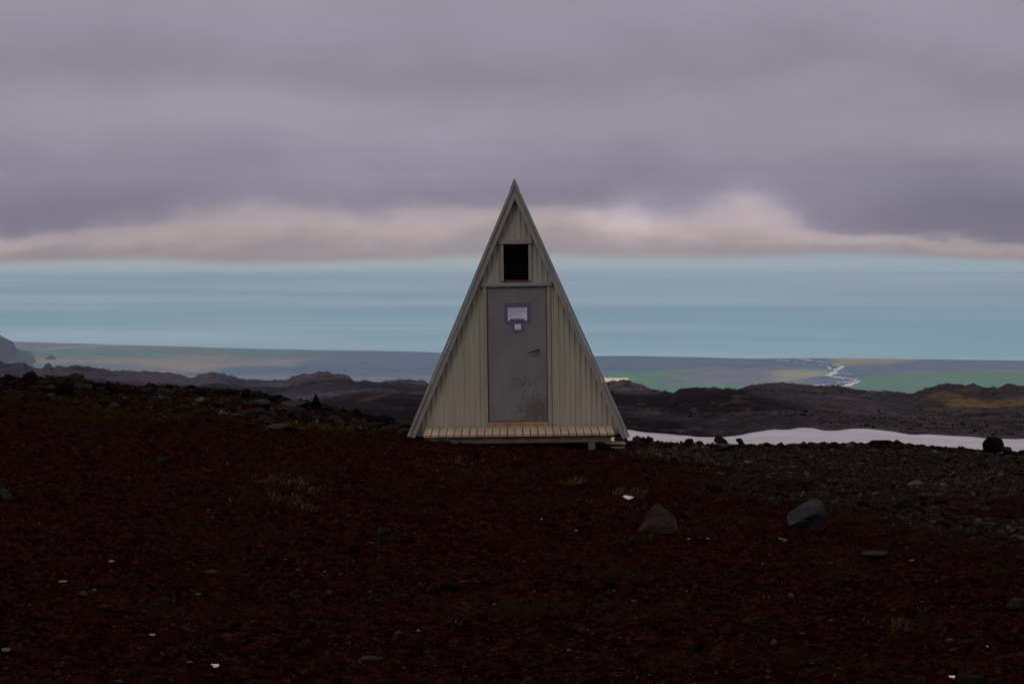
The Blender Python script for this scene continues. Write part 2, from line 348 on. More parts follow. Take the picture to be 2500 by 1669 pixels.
M['gravel'] = material('loose stones', g_gravel, 1.0, 0.0)
def g_grass(t, p, b):
    k = attr(t, 'tint').outputs['Fac']
    return t.ramp(k, [(0, lin(.014,.0085,.0018)), (.5, lin(.044,.028,.009)), (1, lin(.115,.077,.032))])
M['grass'] = material('dry grass', g_grass, .9, .03)
M['moss'] = material('moss clumps', lambda t, p, b: t.ramp(t.noise(p, 30, 4, .7), [(.3, lin(.014,.012,.002)), (.65, lin(.045,.042,.006))]), .95, .05)

# ------------------------------------------------------------------ terrain
crest_v = prof([(-900,870),(-300,900),(0,925),(150,927),(300,948),(450,955),(600,962),(700,982),(800,1002),(900,1025),(990,1046),(1100,1066),(1250,1074),(1400,1078),(1480,1082),(1540,1082),(1620,1087),(1720,1086),(1800,1088),(2000,1088),(2120,1092),(2300,1099),(2420,1104),(2500,1104),(3400,1134)])
mid_v = prof([(-900,960),(0,1003),(300,1022),(600,1046),(850,1063),(1000,1076),(1100,1079),(1250,1087),(1450,1100),(1550,1106),(1800,1118),(2500,1136),(3400,1150)])
snow_v = prof([(-900,1120),(1000,1100),(1350,1066),(1460,1052),(1500,1048),(1539,1048),(1590,1054),(1661,1060),(1743,1061),(1806,1057),(1848,1050),(1895,1043),(1950,1046),(2013,1051),(2062,1050),(2114,1050),(2207,1059),(2301,1065),(2395,1070),(2500,1071),(3400,1080)])
near_v = prof([(-900,1010),(600,1000),(700,990),(783,972),(855,963),(898,959),(962,965),(1032,967),(1200,972),(1485,958),(1560,962),(1647,966),(1656,956),(1670,952),(1754,953),(1813,953),(1860,963),(1900,968),(2000,975),(2100,985),(2250,990),(2500,992),(3400,1000)])
far_v = prof([(-900,880),(-100,886),(0,889),(12,889),(24,892),(36,888),(57,887),(67,894),(85,903),(103,905),(107,899),(112,896),(121,896),(124,902),(150,901),(179,900),(238,900),(268,902),(328,907),(387,909),(432,914),(465,922),(474,919),(492,913),(521,910),(566,916),(590,923),(602,928),(700,931),(711,924),(749,920),(770,918),(802,914),(836,914),(853,917),(857,925),(870,930),(915,934),(936,931),(970,929),(1004,931),(1034,934),(1045,942),(1150,955),(1350,945),(1450,936),(1520,937),(1544,948),(1581,952),(1633,962),(1660,962),(1800,955),(1853,941),(1883,937),(1935,933),(1953,937),(2048,942),(2081,948),(2097,955),(2151,959),(2184,960),(2231,960),(2250,953),(2290,944),(2315,941),(2334,946),(2360,948),(2379,941),(2404,946),(2442,949),(2465,946),(2479,951),(2500,950),(2700,958),(3400,950)])
crest_y = prof([(-900,46),(600,45),(1000,42),(1300,42),(3400,42)])
far_y = prof([(-900,1000),(700,850),(1100,700),(1450,560),(1640,520),(1700,470),(3400,430)])
def smooth1(f_, w=10):
    def g(u):
        return (f_(u-w)+f_(u)*2+f_(u+w))/4
    return g
crest_v, mid_v = smooth1(crest_v, 25), smooth1(mid_v, 60)
def terrain_z(x, y, detail=True):
    x = np.asarray(x, float); y = np.asarray(y, float)
    ys = np.maximum(y, 4.0); u = CU+F*x/ys/1.0
    cy = crest_y(u); fy = far_y(u)
    # anchor rings, each (distance, height)
    Ys = [np.full_like(u, 0.), np.full_like(u, 12.), np.full_like(u, 35.), cy, cy+9, np.full_like(u, 80.), np.full_like(u, 135.), np.full_like(u, 250.), np.full_like(u, 340.), fy, fy*1.35, np.full_like(u, 2600.), np.full_like(u, 6500.)]
    cv = crest_v(u)
    leftness = 1-sst(u, 1000, 1500)
    v250 = near_v(u)
    Zs = [np.full_like(u, -1.65), elev(1668)*12+0*u, elev(mid_v(u))*35, elev(cv)*cy, elev(cv+26)*(cy+9), elev(np.maximum(cv+16+40*leftness, snow_v(u)+22))*80,
          elev(snow_v(u))*135, elev(v250)*250, elev(np.maximum(v250+14, far_v(u)+18))*340, elev(far_v(u))*fy, elev(far_v(u)+45)*fy*1.35, -330+0*u, -896+0*u]
    z = np.zeros_like(u)+Zs[0]
    for k in range(len(Ys)-1):
        a, b_ = Ys[k], Ys[k+1]; q = np.clip((y-a)/(b_-a), 0, 1)
        m_ = (y >= a) & (y <= b_)
        qq = q if k in (0, 1) else (q*.5+.5*q*q*(3-2*q))
        z = np.where(m_, Zs[k]*(1-qq)+Zs[k+1]*qq, z)
    z = np.where(y > Ys[-1], -896, z)
    if detail:
        r = ys
        nearw = 1-sst(y, 44, 60)
        d = fbm(x*.5, y*.5, 3, 1)*.10*sst(y, 8, 14)*(1-.75*np.exp(-((x-.05)**2/4+(y-36)**2/6)))
        d = d+nearw*(fbm(x*4, y*3, 3, 5)*.035+fbm(x*16, y*12, 3, 9)*.022+np.maximum(fbm(x*34, y*22, 2, 21), 0)*.022)
        farw = sst(y, 60, 140)*(1-sst(y, 1100, 2500))
        edge = 1-.75*np.exp(-((y-135)/18)**2)
        lf = (1-.5*(1-sst(u, 900, 1450)))
        bil = np.abs(fbm(x*.075+3, y*.022, 4, 47)); kn = sst(fbm(x*.05, y*.02, 3, 63), .12, .5)
        d = d+farw*edge*lf*(fbm(x*.03, y*.012, 4, 33)*r*.0024+np.maximum(fbm(x*.16, y*.05, 5, 41), -.1)*r*(.0018+.0038*kn)+(.16-bil)*r*.0035+fbm(x*.8, y*.25, 4, 55)*r*.0009)
        z = z+d*(1-sst(u, 1200, 1380)*sst(y, 46, 54)*(1-sst(y, 128, 150)))
    return z
def ground_hit(u, v):
    s = float(elev(v)); ys = np.linspace(9, 44, 1400)
    k = (u-CU)/F/ (math.cos(PITCH)+ (v-CV)/F*0)     # small-angle bearing
    # exact bearing: forward depth along the optical axis -> world y
    a = (v-CV)/F; yw = math.cos(PITCH)-a*math.sin(PITCH); k = ((u-CU)/F)/yw
    zz = terrain_z(k*ys, ys); gap = s*ys-zz
    i = np.argmax(gap < 0) if (gap < 0).any() else int(np.argmin(gap[ys > 30])+(ys <= 30).sum())
    return Vector((k*ys[i], ys[i], float(zz[i])))

def masks(x, y, u, v):
    n = fbm(x*.35, y*.2, 4, 71); n2 = fbm(x*1.3, y*.8, 3, 77)
    # grey gravel spreads over the right rear, behind the red mound
    bnd = np.interp(u, [1500,1560,1700,1850,2150,2500,3400], [1090,1105,1135,1180,1225,1300,1400])
    grav = sst(bnd-v+n*110+n2*60, -45, 60)*sst(u, 1500, 1580)
    moss = np.zeros_like(u)
    for (cu, cv_, su, sv, k) in [(230,1010,170,14,1.3),(80,962,120,14,.8),(430,985,260,22,.9),(700,1020,160,24,.7),(880,1050,110,16,.9),(560,1000,300,40,.35),(690,1200,80,35,.18),(1330,1165,150,24,.30),(1780,1262,70,5,1.1),(1980,1275,80,8,.5),(2150,1245,130,12,.5),(2430,1400,90,7,.6),(2250,1210,250,20,.25),(1600,1120,120,25,.35),(420,1090,260,18,.35),(300,1300,600,200,.08),(1500,1350,900,250,.06)]:
        moss = moss+k*np.exp(-((u-cu)/su)**2-((v-cv_)/sv)**2)
    return grav, np.clip(moss*(1+n2*.8), 0, 1)

us = np.arange(-700, 3300, 4.6); ysr = np.exp(np.linspace(math.log(6.5), math.log(56), 900))
UU, YY = np.meshgrid(us, ysr); XX = (UU-CU)/F*YY
ZZ = terrain_z(XX, YY)
VV = CV+F*np.tan(np.arctan(-ZZ/YY)-PITCH)
gr, mo = masks(XX, YY, UU, VV)
ZZ = ZZ+mo*.012*np.maximum(fbm(XX*22, YY*16, 2, 91), -.2)
ground = obj('ground', grid_mesh('ground', np.stack([XX, YY, ZZ], -1), {'gravel': gr, 'moss': mo}), M['ground'])
tag(ground, kind='structure')
# the same ground, coarser, beside and behind the photographer
gx = np.linspace(-130, 130, 90); gy = np.linspace(-120, 50, 70); GX, GY = np.meshgrid(gx, gy)
inner = (np.abs(GX) < np.maximum(GY, 0)*.30+1.5) & (GY > 3)
GZ = terrain_z(GX, np.maximum(GY, 0), False)-np.where((np.abs(GX) < np.maximum(GY, 0)*.33+3) & (GY > 2), .5, .0)+np.where(GY < 0, fbm(GX*.2, GY*.2, 3)*.1, 0)
o = obj('ground', grid_mesh('ground', np.stack([GX, GY, GZ], -1), {'gravel': GX*0, 'moss': GX*0}), M['ground']); tag(o, kind='structure')

us2 = np.arange(-1100, 3700, 3.4); ysr = np.concatenate([np.exp(np.linspace(math.log(50.5), math.log(1400), 620)), np.exp(np.linspace(math.log(1430), math.log(7000), 50))])
UU, YY = np.meshgrid(us2, ysr); XX = (UU-CU)/F*YY; ZZ = terrain_z(XX, YY)-.12
VV = CV+F*np.tan(np.arctan(-ZZ/YY)-PITCH)
n = fbm(XX*.02, YY*.006, 5, 101); n2 = fbm(XX*.12, YY*.03, 4, 113); n3 = fbm(UU*.03, VV*.12, 4, 131)
def L3(c): return np.array(c)[None, None, :]
left = (1-sst(UU, 1000, 1500))[..., None]
q = np.clip(.5+n*1.3+n2*.9, 0, 1)[..., None]
colR = L3((.034,.029,.029))*(1-q)+L3((.112,.094,.092))*q
colL = L3((.028,.027,.033))*(1-q)+L3((.070,.064,.074))*q
col = colR*(1-left)+colL*left
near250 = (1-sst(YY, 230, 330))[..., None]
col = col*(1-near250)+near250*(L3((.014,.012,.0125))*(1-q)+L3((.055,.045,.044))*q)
red = (sst(n3+n*.4, .12, .45)*sst(UU, 1400, 1600))[..., None]*.55
col = col*(1-red)+red*L3((.080,.050,.044))
ms_ = (sst(UU+n*260, 2080, 2330)*sst(YY, 250, 300)*sst(n2+n*.5+.55, .15, .60))[..., None]
col = col*(1-ms_)+ms_*L3((.105,.074,.027))
tan_ = (np.exp(-((UU-790)/50)**2-((VV-924)/2.0)**2)+.8*np.exp(-((UU-910)/35)**2-((VV-(978-(UU-880)*.25))/3.5)**2))[..., None]
col = col*(1-tan_)+tan_*L3((.085,.050,.032))
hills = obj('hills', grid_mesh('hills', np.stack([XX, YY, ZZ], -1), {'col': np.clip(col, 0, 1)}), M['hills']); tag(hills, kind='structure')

# snow bank lying in the hollow behind the crest
us3 = np.arange(1330, 3500, 4.0); k3 = np.linspace(0, 1, 120)
UU, KK = np.meshgrid(us3, k3); y0 = np.interp(UU, [1330,1450,1560,1700,3500], [118,70,60,56,54]); y1 = 135+fbm(UU*.008, UU*0, 3, 3)*3
YY = y0+(y1-y0)*KK; XX = (UU-CU)/F*YY
edge = np.minimum(np.minimum(KK, 1-KK)*12, (UU-1330)/60)
ZZ = terrain_z(XX, YY, False)+fbm(XX*.05, YY*.05, 3, 7)*.05+np.clip(edge, -.1, 1)*.07-.02
ZZ[0] -= .8; ZZ[-1] -= .8; ZZ[:, 0] -= .8
snow = obj('snow', grid_mesh('snow', np.stack([XX, YY, ZZ], -1)), M['snow']); tag(snow, kind='structure')

# ------------------------------------------------------------------ lowland, river, sea
coast_v = prof([(-3000,780),(0,832),(300,841),(700,852),(1100,862),(1450,869),(1560,868),(1700,871),(1850,875),(2100,875),(2300,877),(2500,881),(5000,930)])
PZ = -896.0
us4 = np.arange(-2600, 5200, 6.0); rr = np.linspace(0, 1, 260)
UU, RR = np.meshgrid(us4, rr)
jit = fbm(UU*.004, UU*0, 4, 5)*2.2
yc = PZ/elev(coast_v(UU)+jit*1.0); YY = 6400+(yc-6400)*RR**.6; XX = (UU-CU)/F*YY
VV = CV+F*np.tan(np.arctan(-PZ/YY)-PITCH)
ZZ = PZ+0*XX
st = fbm(UU*.006, VV*.10, 5, 201)*1.5+fbm(UU*.03, VV*.5, 3, 231)*.5; st2 = fbm(UU*.02, VV*.4, 4, 211)
def seen(r_, g_, b_):                                                  # lowland colour with the veil of air taken off again
    c = np.array(srgb(r_, g_, b_)[:3]); tt = math.exp(-BETA*12300); return np.clip((c-np.array(HZ)*(1-tt))/(tt*.47), .012, .9)[None, None, :]
slate, green, tan, grey, olive, pale, sage = [seen(*c) for c in ((84,95,103),(85,105,93),(113,110,102),(98,101,104),(107,109,98),(119,118,118),(88,102,100))]
col = slate+0*st[..., None]
def lay(mask, c, col): m_ = np.clip(mask, 0, 1)[..., None]; return col*(1-m_)+m_*c
Lf = 1-sst(UU, 1000, 1300)
col = lay(sst(860-VV, -4, 8)*Lf*.8, grey, col)
col = lay(sst(VV+st*7, 848, 856)*(1-sst(VV+st*9+(UU-300)*.0, 872, 880))*Lf*(1-sst(UU, 650, 900)), sage, col)
wedge = (1-sst(UU+st*180+(VV-880)*14, 560, 900))*sst(VV+st*8, 868, 882)*Lf
col = lay(wedge, tan*.8+grey*.2, col)
col = lay(wedge*sst(st2, .0, .3)*.6, grey, col)
col = lay((1-sst(UU, 250, 420))*sst(VV+st*9, 884, 892)*.8, sage*.5+slate*.5, col)
col = lay(Lf*sst(VV+st2*6, 912, 922)*sst(UU, 380, 520)*.45, pale*.5+grey*.5, col)
col = lay(.8*np.exp(-((VV-(849-(UU-150)*.055))/1.6)**2)*sst(UU, 60, 150)*(1-sst(UU, 270, 300)), pale, col)
R_ = sst(UU, 1200, 1400)
col = lay(R_*sst(UU+st*100, 1600, 1720)*(1-sst(UU+st*80, 1880, 1980))*sst(VV+st*5, 893, 905)*.9, grey, col)
col = lay(R_*(1-sst(UU+st*120+(VV-905)*3, 1600, 1800))*sst(VV+st*2, 904, 909), green, col)
col = lay(R_*(1-sst(UU, 1780, 1850))*sst(VV+st*3, 936, 941)*.9, green, col)
col = lay(sst(VV-np.abs(UU-1480)*0, 921.5, 923)*(1-sst(VV+(UU-1480)*.14, 937, 939))*(1-sst(UU, 1532, 1536))*sst(UU, 1300, 1400), seen(172,152,128), col)
col = lay(np.exp(-((UU-1960)/75)**4-((VV-918)/16)**4)*sst(st+.6, .2, .6), olive+tan*.3, col)
col = lay(sst(UU, 2010, 2060)*(1-sst(UU+st*60, 2180, 2240))*(1-sst(VV+(UU-2020)*.02, 890, 897)), olive, col)
gR = sst(UU-(VV-930)*-.6, 2060, 2110)*sst(VV+st*5-np.interp(UU, [2080,2250,2500,3500], [922,906,903,903]), -3, 3)
col = lay(gR, green, col); col = lay(gR*sst(st2, .05, .35)*.6, slate*.6+green*.4, col)
col = lay(sst(UU, 2060, 2150)*(1-gR)*sst(VV, 880, 884)*.5, grey*.6+slate*.4, col)
col = col*(1+.22*st2+.25*fbm(UU*.05, VV*1.2, 3, 221))[..., None]; col = np.clip(col, .01, .9)
plain = obj('plain', grid_mesh('plain', np.stack([XX, YY, ZZ], -1), {'col': col}), M['plain']); tag(plain, kind='structure')

def on_plain(u, v, z=PZ):
    y = z/float(elev(v)); return ((u-CU)/F*y, y, z)
bm = bmesh.new()
def braid(pts, w):
    ws = []; P_ = []
    for i in range(len(pts)-1):
        for k in range(6):
            q = k/6; P_.append((pts[i][0]*(1-q)+pts[i+1][0]*q, pts[i][1]*(1-q)+pts[i+1][1]*q))
    P_.append(pts[-1]); L = []; R = []
    for i, (u, v) in enumerate(P_):
        ww = w*1.3*(.45+1.1*random.random()); u += random.uniform(-2, 2); v += random.uniform(-.25, .25)
        L.append(bm.verts.new(on_plain(u-ww, v-ww*.30, PZ+2))); R.append(bm.verts.new(on_plain(u+ww, v+ww*.34, PZ+2)))
    for i in range(len(P_)-1):
        try: bm.faces.new((L[i], R[i], R[i+1], L[i+1]))
        except ValueError: pass
def r7(pts): return [(1950+x/4.27, 820+y/4.27) for x, y in pts]
braid(r7([(0,240),(130,250),(230,268),(320,285),(350,293),(450,300),(475,315),(430,335),(440,345),(360,355),(330,335),(320,322)]), 3.2)
braid(r7([(370,355),(405,372),(350,395),(305,415),(370,425),(480,435),(560,445),(590,465),(630,450),(640,475),(560,498),(500,520),(470,540)]), 3.6)
braid(r7([(430,378),(470,384),(560,395)]), 1.6); braid(r7([(270,470),(330,485),(350,500),(410,515),(380,540)]), 5.5); braid(r7([(220,300),(240,312)]), 2.6)
braid(r7([(400,485),(520,475),(600,470)]), 1.3); braid(r7([(160,515),(240,508),(320,500)]), 1.5); braid(r7([(455,450),(478,448)]), 2.2); braid(r7([(0,275),(60,285)]), 1.6)
def r6(pts): return [(1450+x/4.27, 820+y/4.27) for x, y in pts]
braid(r6([(1910,247),(2020,258),(2060,262)]), 1.6); braid(r6([(2090,270),(2200,285)]), 2.0); braid(r6([(2120,238),(2230,252),(2349,262)]), 1.5)
o = bmobj('river', bm, M['river']); tag(o, kind='structure')

def sheet(name, x0, x1, y0, y1, z, mat, n=2):
    gx = np.linspace(x0, x1, n); gy = np.linspace(y0, y1, n); GX, GY = np.meshgrid(gx, gy)
    return obj(name, grid_mesh(name, np.stack([GX, GY, GX*0+z], -1)), mat)
SEA_END = -904/float(elev(664))
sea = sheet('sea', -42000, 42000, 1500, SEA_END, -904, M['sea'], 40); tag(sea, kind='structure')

# steep headland at the left edge and the small cone beside it
hp = prof([(-1600,800),(-900,790),(-300,800),(-60,806),(0,814),(6,818),(20,823),(28,826),(33,834),(36,845),(45,855),(60,866),(78,874),(95,880)])
UU, KK = np.meshgrid(np.arange(-1500, 100, 3.0), np.linspace(-1, 1, 60))
base_y = 12600; YY = base_y+KK*900; XX = (UU-CU)/F*YY
top = (elev(hp(UU))-elev(880))*base_y; pr = np.clip(1-np.abs(KK), 0, 1)**.55
ZZ = PZ-6+np.maximum(top, 0)*pr+fbm(XX*.01, YY*.006, 4, 9)*14*pr
cl = np.stack([ZZ*0+.012, ZZ*0+.02, ZZ*0+.028], -1); g_ = sst(ZZ, PZ+70, PZ+20)[..., None]*0+(1-sst(ZZ, PZ+25, PZ+75))[..., None]
cl = cl*(1-g_)+g_*L3((.03,.075,.055))
o = obj('headland', grid_mesh('headland', np.stack([XX, YY, ZZ], -1), {'col': cl}), M['plain']); tag(o, kind='structure')
c = on_plain(122, 876); AN, RD = np.meshgrid(np.linspace(0, 2*math.pi, 25), np.linspace(0, 1, 9))
hx = c[0]+np.cos(AN)*RD*27; hy = c[1]+np.sin(AN)*RD*27; hz = PZ+.5+22*(1-RD)**.9+fbm(hx*.1, hy*.1, 2)*2*(RD < .99)
o = obj('hill', grid_mesh('hill', np.stack([hx, hy, hz], -1), {'col': np.stack([hz*0+.03, hz*0+.045, hz*0+.05], -1)}), M['plain']); tag(o, kind='structure')

# air
bm = bmesh.new(); box(bm, -45000, 45000, -3000, 25500, -906, 25)
hz_m = bpy.data.materials.new('haze'); hz_m.use_nodes = True; t = NT(hz_m.node_tree)
pv = t.n('ShaderNodeVolumePrincipled'); pv.inputs['Color'].default_value = (.77, .91, .98, 1); pv.inputs['Density'].default_value = BETA
pv.inputs['Anisotropy'].default_value = 0.0
oo = t.n('ShaderNodeOutputMaterial'); t.t.links.new(pv.outputs[0], oo.inputs['Volume'])
haze = bmobj('haze', bm, hz_m); tag(haze, kind='stuff')

# ------------------------------------------------------------------ the hut (local frame: x right, y away, z up, origin under the door)
K = F/36.0/1.0                                                         # pixels per metre at the front wall
LEAN = math.radians(.75)
wu, wv = 1267.0, 1070.0
a_ = (wv-CV)/F; yw = math.cos(PITCH)-a_*math.sin(PITCH)
hut = empty('hut', ((wu-CU)/F/yw*36, 36, float(elev(wv))*36)); hut.rotation_euler = (0, -LEAN, 0)
tag(hut, 'small A-frame mountain hut of cream corrugated steel with a grey metal door', 'hut')
KK_ = K/1.0
def q(u, v):                                                           # photo pixel on the front wall -> hut x,z
    dx, dy = (u-wu)/KK_, (wv-v)/KK_
    return (dx*math.cos(LEAN)+dy*math.sin(LEAN), -dx*math.sin(LEAN)+dy*math.cos(LEAN))
HB, HT, XA = .02, 634/K, -.015                                         # foot, apex, apex x
def half(z): return (HT-z)*(273/628.)                                  # half width of the outer roof line
TH = math.atan(273/628.); 
dL, dT = q(1191, 697)[0], q(1264, 697)[1]; dR, dB = q(1337.5, 1027)[0]+.001, q(1264, 1028)[1]
dL = q(1189.5, 860)[0]; dR = q(1336.5, 860)[0]
wL, wT = q(1229.4, 638)[0], q(1260, 593.5)[1]; wR, wB = q(1290, 638)[0], q(1260, 683)[1]
WB = q(1267, 1062)[1]
# corrugated front wall: trapezoid ribs 72 mm apart, with real openings
pitch = .0725; xs = []
x = -1.6
while x < 1.6:
    xs += [(x, 0), (x+.030, 0), (x+.042, .0105), (x+.0585, .0105), (x+.0705, 0)]; x += pitch
for b in (dL, dR, wL, wR): xs.append((b, None))
xs.sort(key=lambda p: p[0]); px = [p for p in xs if p[1] is not None]
def dep(x_):
    return float(np.interp(x_, [p[0] for p in px], [p[1] for p in px]))
xs = [p[0] for p in xs]
bm = bmesh.new()
def roofline(x_): return HT-.20-abs(x_-XA)/(273/628.)+.06
for i in range(len(xs)-1):
    xa, xb = xs[i], xs[i+1]
    if xb-xa < 1e-5: continue
    ta, tb = roofline(xa), roofline(xb)
    if max(ta, tb) < WB: continue
    ta, tb = max(ta, WB+.001), max(tb, WB+.001); xm = (xa+xb)/2; ops = []
    if dL < xm < dR: ops.append((WB-.01, dT))
    if wL < xm < wR: ops.append((wB, wT))
    segs = []; z0 = WB
    for o0, o1 in sorted(ops):
        if o0 > z0: segs.append((z0, z0, o0, o0))
        z0 = o1
    segs.append((z0, z0, ta, tb))
    for s0, s1, e0, e1 in segs:
        if e0 <= s0+.0005 and e1 <= s1+.0005: continue
        bm.faces.new([bm.verts.new(p) for p in ((xa, -dep(xa), s0), (xb, -dep(xb), s1), (xb, -dep(xb), max(e1, s1+.0005)), (xa, -dep(xa), max(e0, s0+.0005)))])
wall = bmobj('wall', bm, M['siding'], hut)
sol = wall.modifiers.new('sheet', 'SOLIDIFY'); sol.thickness = .002; sol.offset = 0
# lap seams and screws on the siding
DEPTH = 2.9
# back wall, then floor and linings in near-black, standing in for the unlit inside
bm = bmesh.new()
hb = half(WB)-.10; prism(bm, [(XA-hb, WB), (XA+hb, WB), (XA, HT-.30)], DEPTH-.06, DEPTH)
bmobj('back_wall', bm, M['siding'], hut)
bm = bmesh.new(); hi = half(WB)-.09; box(bm, XA-hi, XA+hi, .03, DEPTH-.07, WB-.05, WB-.003); bmobj('floor', bm, M['dark'], hut)
bm = bmesh.new()                                                       # inner lining, just inside the roof
for s in (-1, 1):
    e0, e1 = half(WB)-.085, half(HT-.25)-.0
    prism(bm, [(XA+s*(half(WB)-.085), WB), (XA+s*.01, HT-.215), (XA+s*.01, HT-.245), (XA+s*(half(WB)-.10), WB)], .03, DEPTH-.065)
bmobj('lining', bm, M['dark'], hut)
# roof sheets with ribs running down the slope, flashing and barge boards
for s in (-1, 1):
    bm = bmesh.new(); nu = int((DEPTH+.16)/.04); prof_y = []
    yy = -.085
    while yy < DEPTH+.08:
        prof_y += [(yy, .0), (yy+.09, .0), (yy+.10, .018), (yy+.13, .018), (yy+.14, .0)]; yy += .2
    n_ = Vector((s*math.cos(TH), 0, math.sin(TH)))
    top0 = Vector((XA, 0, HT-.03)); bot0 = Vector((XA+s*half(HB), 0, HB))
    rows = []
    for (yy, dd) in prof_y:
        off = n_*(dd-.020)
        rows.append([bm.verts.new(top0+off+Vector((0, yy, 0))), bm.verts.new(bot0+off+Vector((0, yy, 0))),
                     bm.verts.new(bot0-n_*.032+Vector((0, yy, 0))), bm.verts.new(top0-n_*.032+Vector((0, yy, 0)))])
    for i in range(len(rows)-1):
        for k in range(4): bm.faces.new((rows[i][k], rows[i][(k+1) % 4], rows[i+1][(k+1) % 4], rows[i+1][k]))
    bm.faces.new(rows[0]); bm.faces.new(rows[-1][::-1])
    bmobj('roof_panel', bm, M['roof'], hut)
    def strip(name, d_out, d_in, y0, y1, mat, zb=HB, top_cut=None):
        # board running down the slope between two offsets from the outer roof line (mitred at the apex)
        bm = bmesh.new()
        zt = lambda d: HT-d/math.sin(TH)
        def low(d):
            p = Vector((XA+s*half(zb), 0, zb))-n_*d; return (p.x, p.z)
        pts = [(XA+s*.0006, zt(d_out)), low(d_out), low(d_in), (XA+s*.0006, zt(d_in))]
        prism(bm, pts, y0, y1); return bmobj(name, bm, mat, hut, bevel=.0025)
    strip('verge_flashing', .0, .037, -.118, -.080, M['trim'])
    strip('barge_board', .041, .108, -.096, -.030, M['trim'])
    strip('barge_backing', .046, .100, -.029, -.0145, M['cap'])
# ridge cap
bm = bmesh.new()
o_ = .008
for s in (-1, 1):
    n_ = Vector((s*math.cos(TH), 0, math.sin(TH))); dn = Vector((s*math.sin(TH), 0, -math.cos(TH)))
    a0 = Vector((XA, 0, HT+.012)); b0 = a0+dn*.165
    prism(bm, [(a0.x, a0.z), (b0.x, b0.z), ((b0-n_*.009).x, (b0-n_*.009).z), (a0.x, a0.z-.022)], -.117, DEPTH+.1)
bmobj('ridge_cap', bm, M['cap'], hut)

# ---- door
door = None
bm = bmesh.new(); box(bm, dL+.004, dR-.004, -.006, .035, dB, dT-.004)
door = bmobj('door', bm, M['door'], hut, bevel=.002)
# handle: rose plus a drooping lever
bm = bmesh.new(); hx, hz_ = q(1313, 852)
bmesh.ops.create_cone(bm, cap_ends=True, segments=20, radius1=.019, radius2=.017, depth=.014, matrix=Matrix.Translation((hx, -.014, hz_)) @ Matrix.Rotation(math.pi/2, 4, 'X'))
bmesh.ops.create_cone(bm, cap_ends=True, segments=14, radius1=.010, radius2=.010, depth=.045, matrix=Matrix.Translation((hx, -.038, hz_)) @ Matrix.Rotation(math.pi/2, 4, 'X'))
lx, lz = q(1291.5, 858.5); d_ = Vector((lx-hx, 0, lz-hz_)); ang = math.atan2(d_.z, d_.x)
mt = Matrix.Translation(((hx+lx)/2, -.06, (hz_+lz)/2)) @ Matrix.Rotation(-ang, 4, 'Y') @ Matrix.Rotation(math.pi/2, 4, 'Y')
bmesh.ops.create_cone(bm, cap_ends=True, segments=12, radius1=.015, radius2=.011, depth=d_.length+.02, matrix=mt)
bmobj('handle', bm, M['handle'], door, smooth=False)
# taped notices
def sheet_box(name, rects, y0, mats, parent):
    bm = bmesh.new()
    for i, (u0, v0, u1, v1, mi, dy) in enumerate(rects):
        xa, za = q(u0, v0); xb, zb = q(u1, v1); box(bm, xa, xb, y0-dy, y0, zb, za, mi)
    return bmobj(name, bm, mats, parent)
sheet_box('tape', [(1231,738.5,1296.5,748.5,0,.0012), (1231.5,748.6,1240,786,0,.0010), (1286.5,748.6,1296,785,0,.0010), (1233,781,1295,789,0,.0016),
                   (1244,776.6,1281,785.2,0,.0026), (1247.3,785.3,1256.6,808,0,.0020), (1271.5,785.3,1281.5,808,0,.0020), (1255.5,803,1273,812.2,0,.0030)], -.0064, [M['tape']], door)
rects = [(1239.4,747.6,1287,782,0,.0006)]
def words(u0, u1, v, h, n, seed, rects, dy):
    r = random.Random(seed); u = u0
    while u < u1-1.2:
        wd = r.uniform(1.6, 5.0); e = min(u+wd, u1)
        k = u
        while k < e-.3:                                               # letter-sized marks of uneven height
            kw = r.uniform(.45, .8); hh = h*r.uniform(.55, 1.0)
            rects.append((k, v+h-hh, min(k+kw, e), v+h, 1, dy)); k += kw+.18
        u = e+r.uniform(.9, 1.3)
for i, (v, e) in enumerate([(750.2,1284.5), (753.6,1283), (756.6,1285.5), (759.6,1286.2), (763.0,1268), (767.2,1277), (770.2,1252), (773.6,1275)]):
    words(1241.0 if i != 7 else 1243.5, e, v-.5, 1.9, 0, i, rects, .0009)
notice = sheet_box('notice', rects, -.0067, [M['paper'], M['ink']], door)
notice['label'] = 'larger printed paper notice framed with grey tape'
rects = [(1256.2,784.6,1272,804,0,.0010)]
for i, (v, u0, e) in enumerate([(787,1259.5,1266), (793.3,1260.5,1264.5), (797.4,1259.5,1260.6), (799.6,1259.3,1269.8), (801.8,1260,1268)]):
    words(u0, e, v-.3, 1.3, 0, 40+i, rects, .0014)
n2_ = sheet_box('notice', rects, -.0067, [M['paper'], M['ink']], door); n2_['label'] = 'small paper note below the larger notice'
# ---- trims round the door and the window
def trim(name, u0, v0, u1, v1, y0=-.034, y1=-.0005, mat='trim', bevel=.002, rot=0):
    xa, za = q(u0, v0); xb, zb = q(u1, v1); bm = bmesh.new(); box(bm, xa, xb, y0, y1, zb, za)
    if rot: bmesh.ops.rotate(bm, verts=bm.verts, cent=((xa+xb)/2, 0, (za+zb)/2), matrix=Matrix.Rotation(rot, 3, 'Y'))
    return bmobj(name, bm, M[mat], hut, bevel=bevel)
xl = dL; 
bm = bmesh.new(); box(bm, dL-.052, dL-.001, -.030, .03, WB+.035, dT); bmobj('door_trim', bm, M['trim'], hut, bevel=.002)
bm = bmesh.new(); box(bm, dR+.001, dR+.053, -.030, .03, WB+.04, dT); bmobj('door_trim', bm, M['trim'], hut, bevel=.002)
bm = bmesh.new(); box(bm, dL-.082, dR+.075, -.045, -.0005, dT+.002, dT+.052)
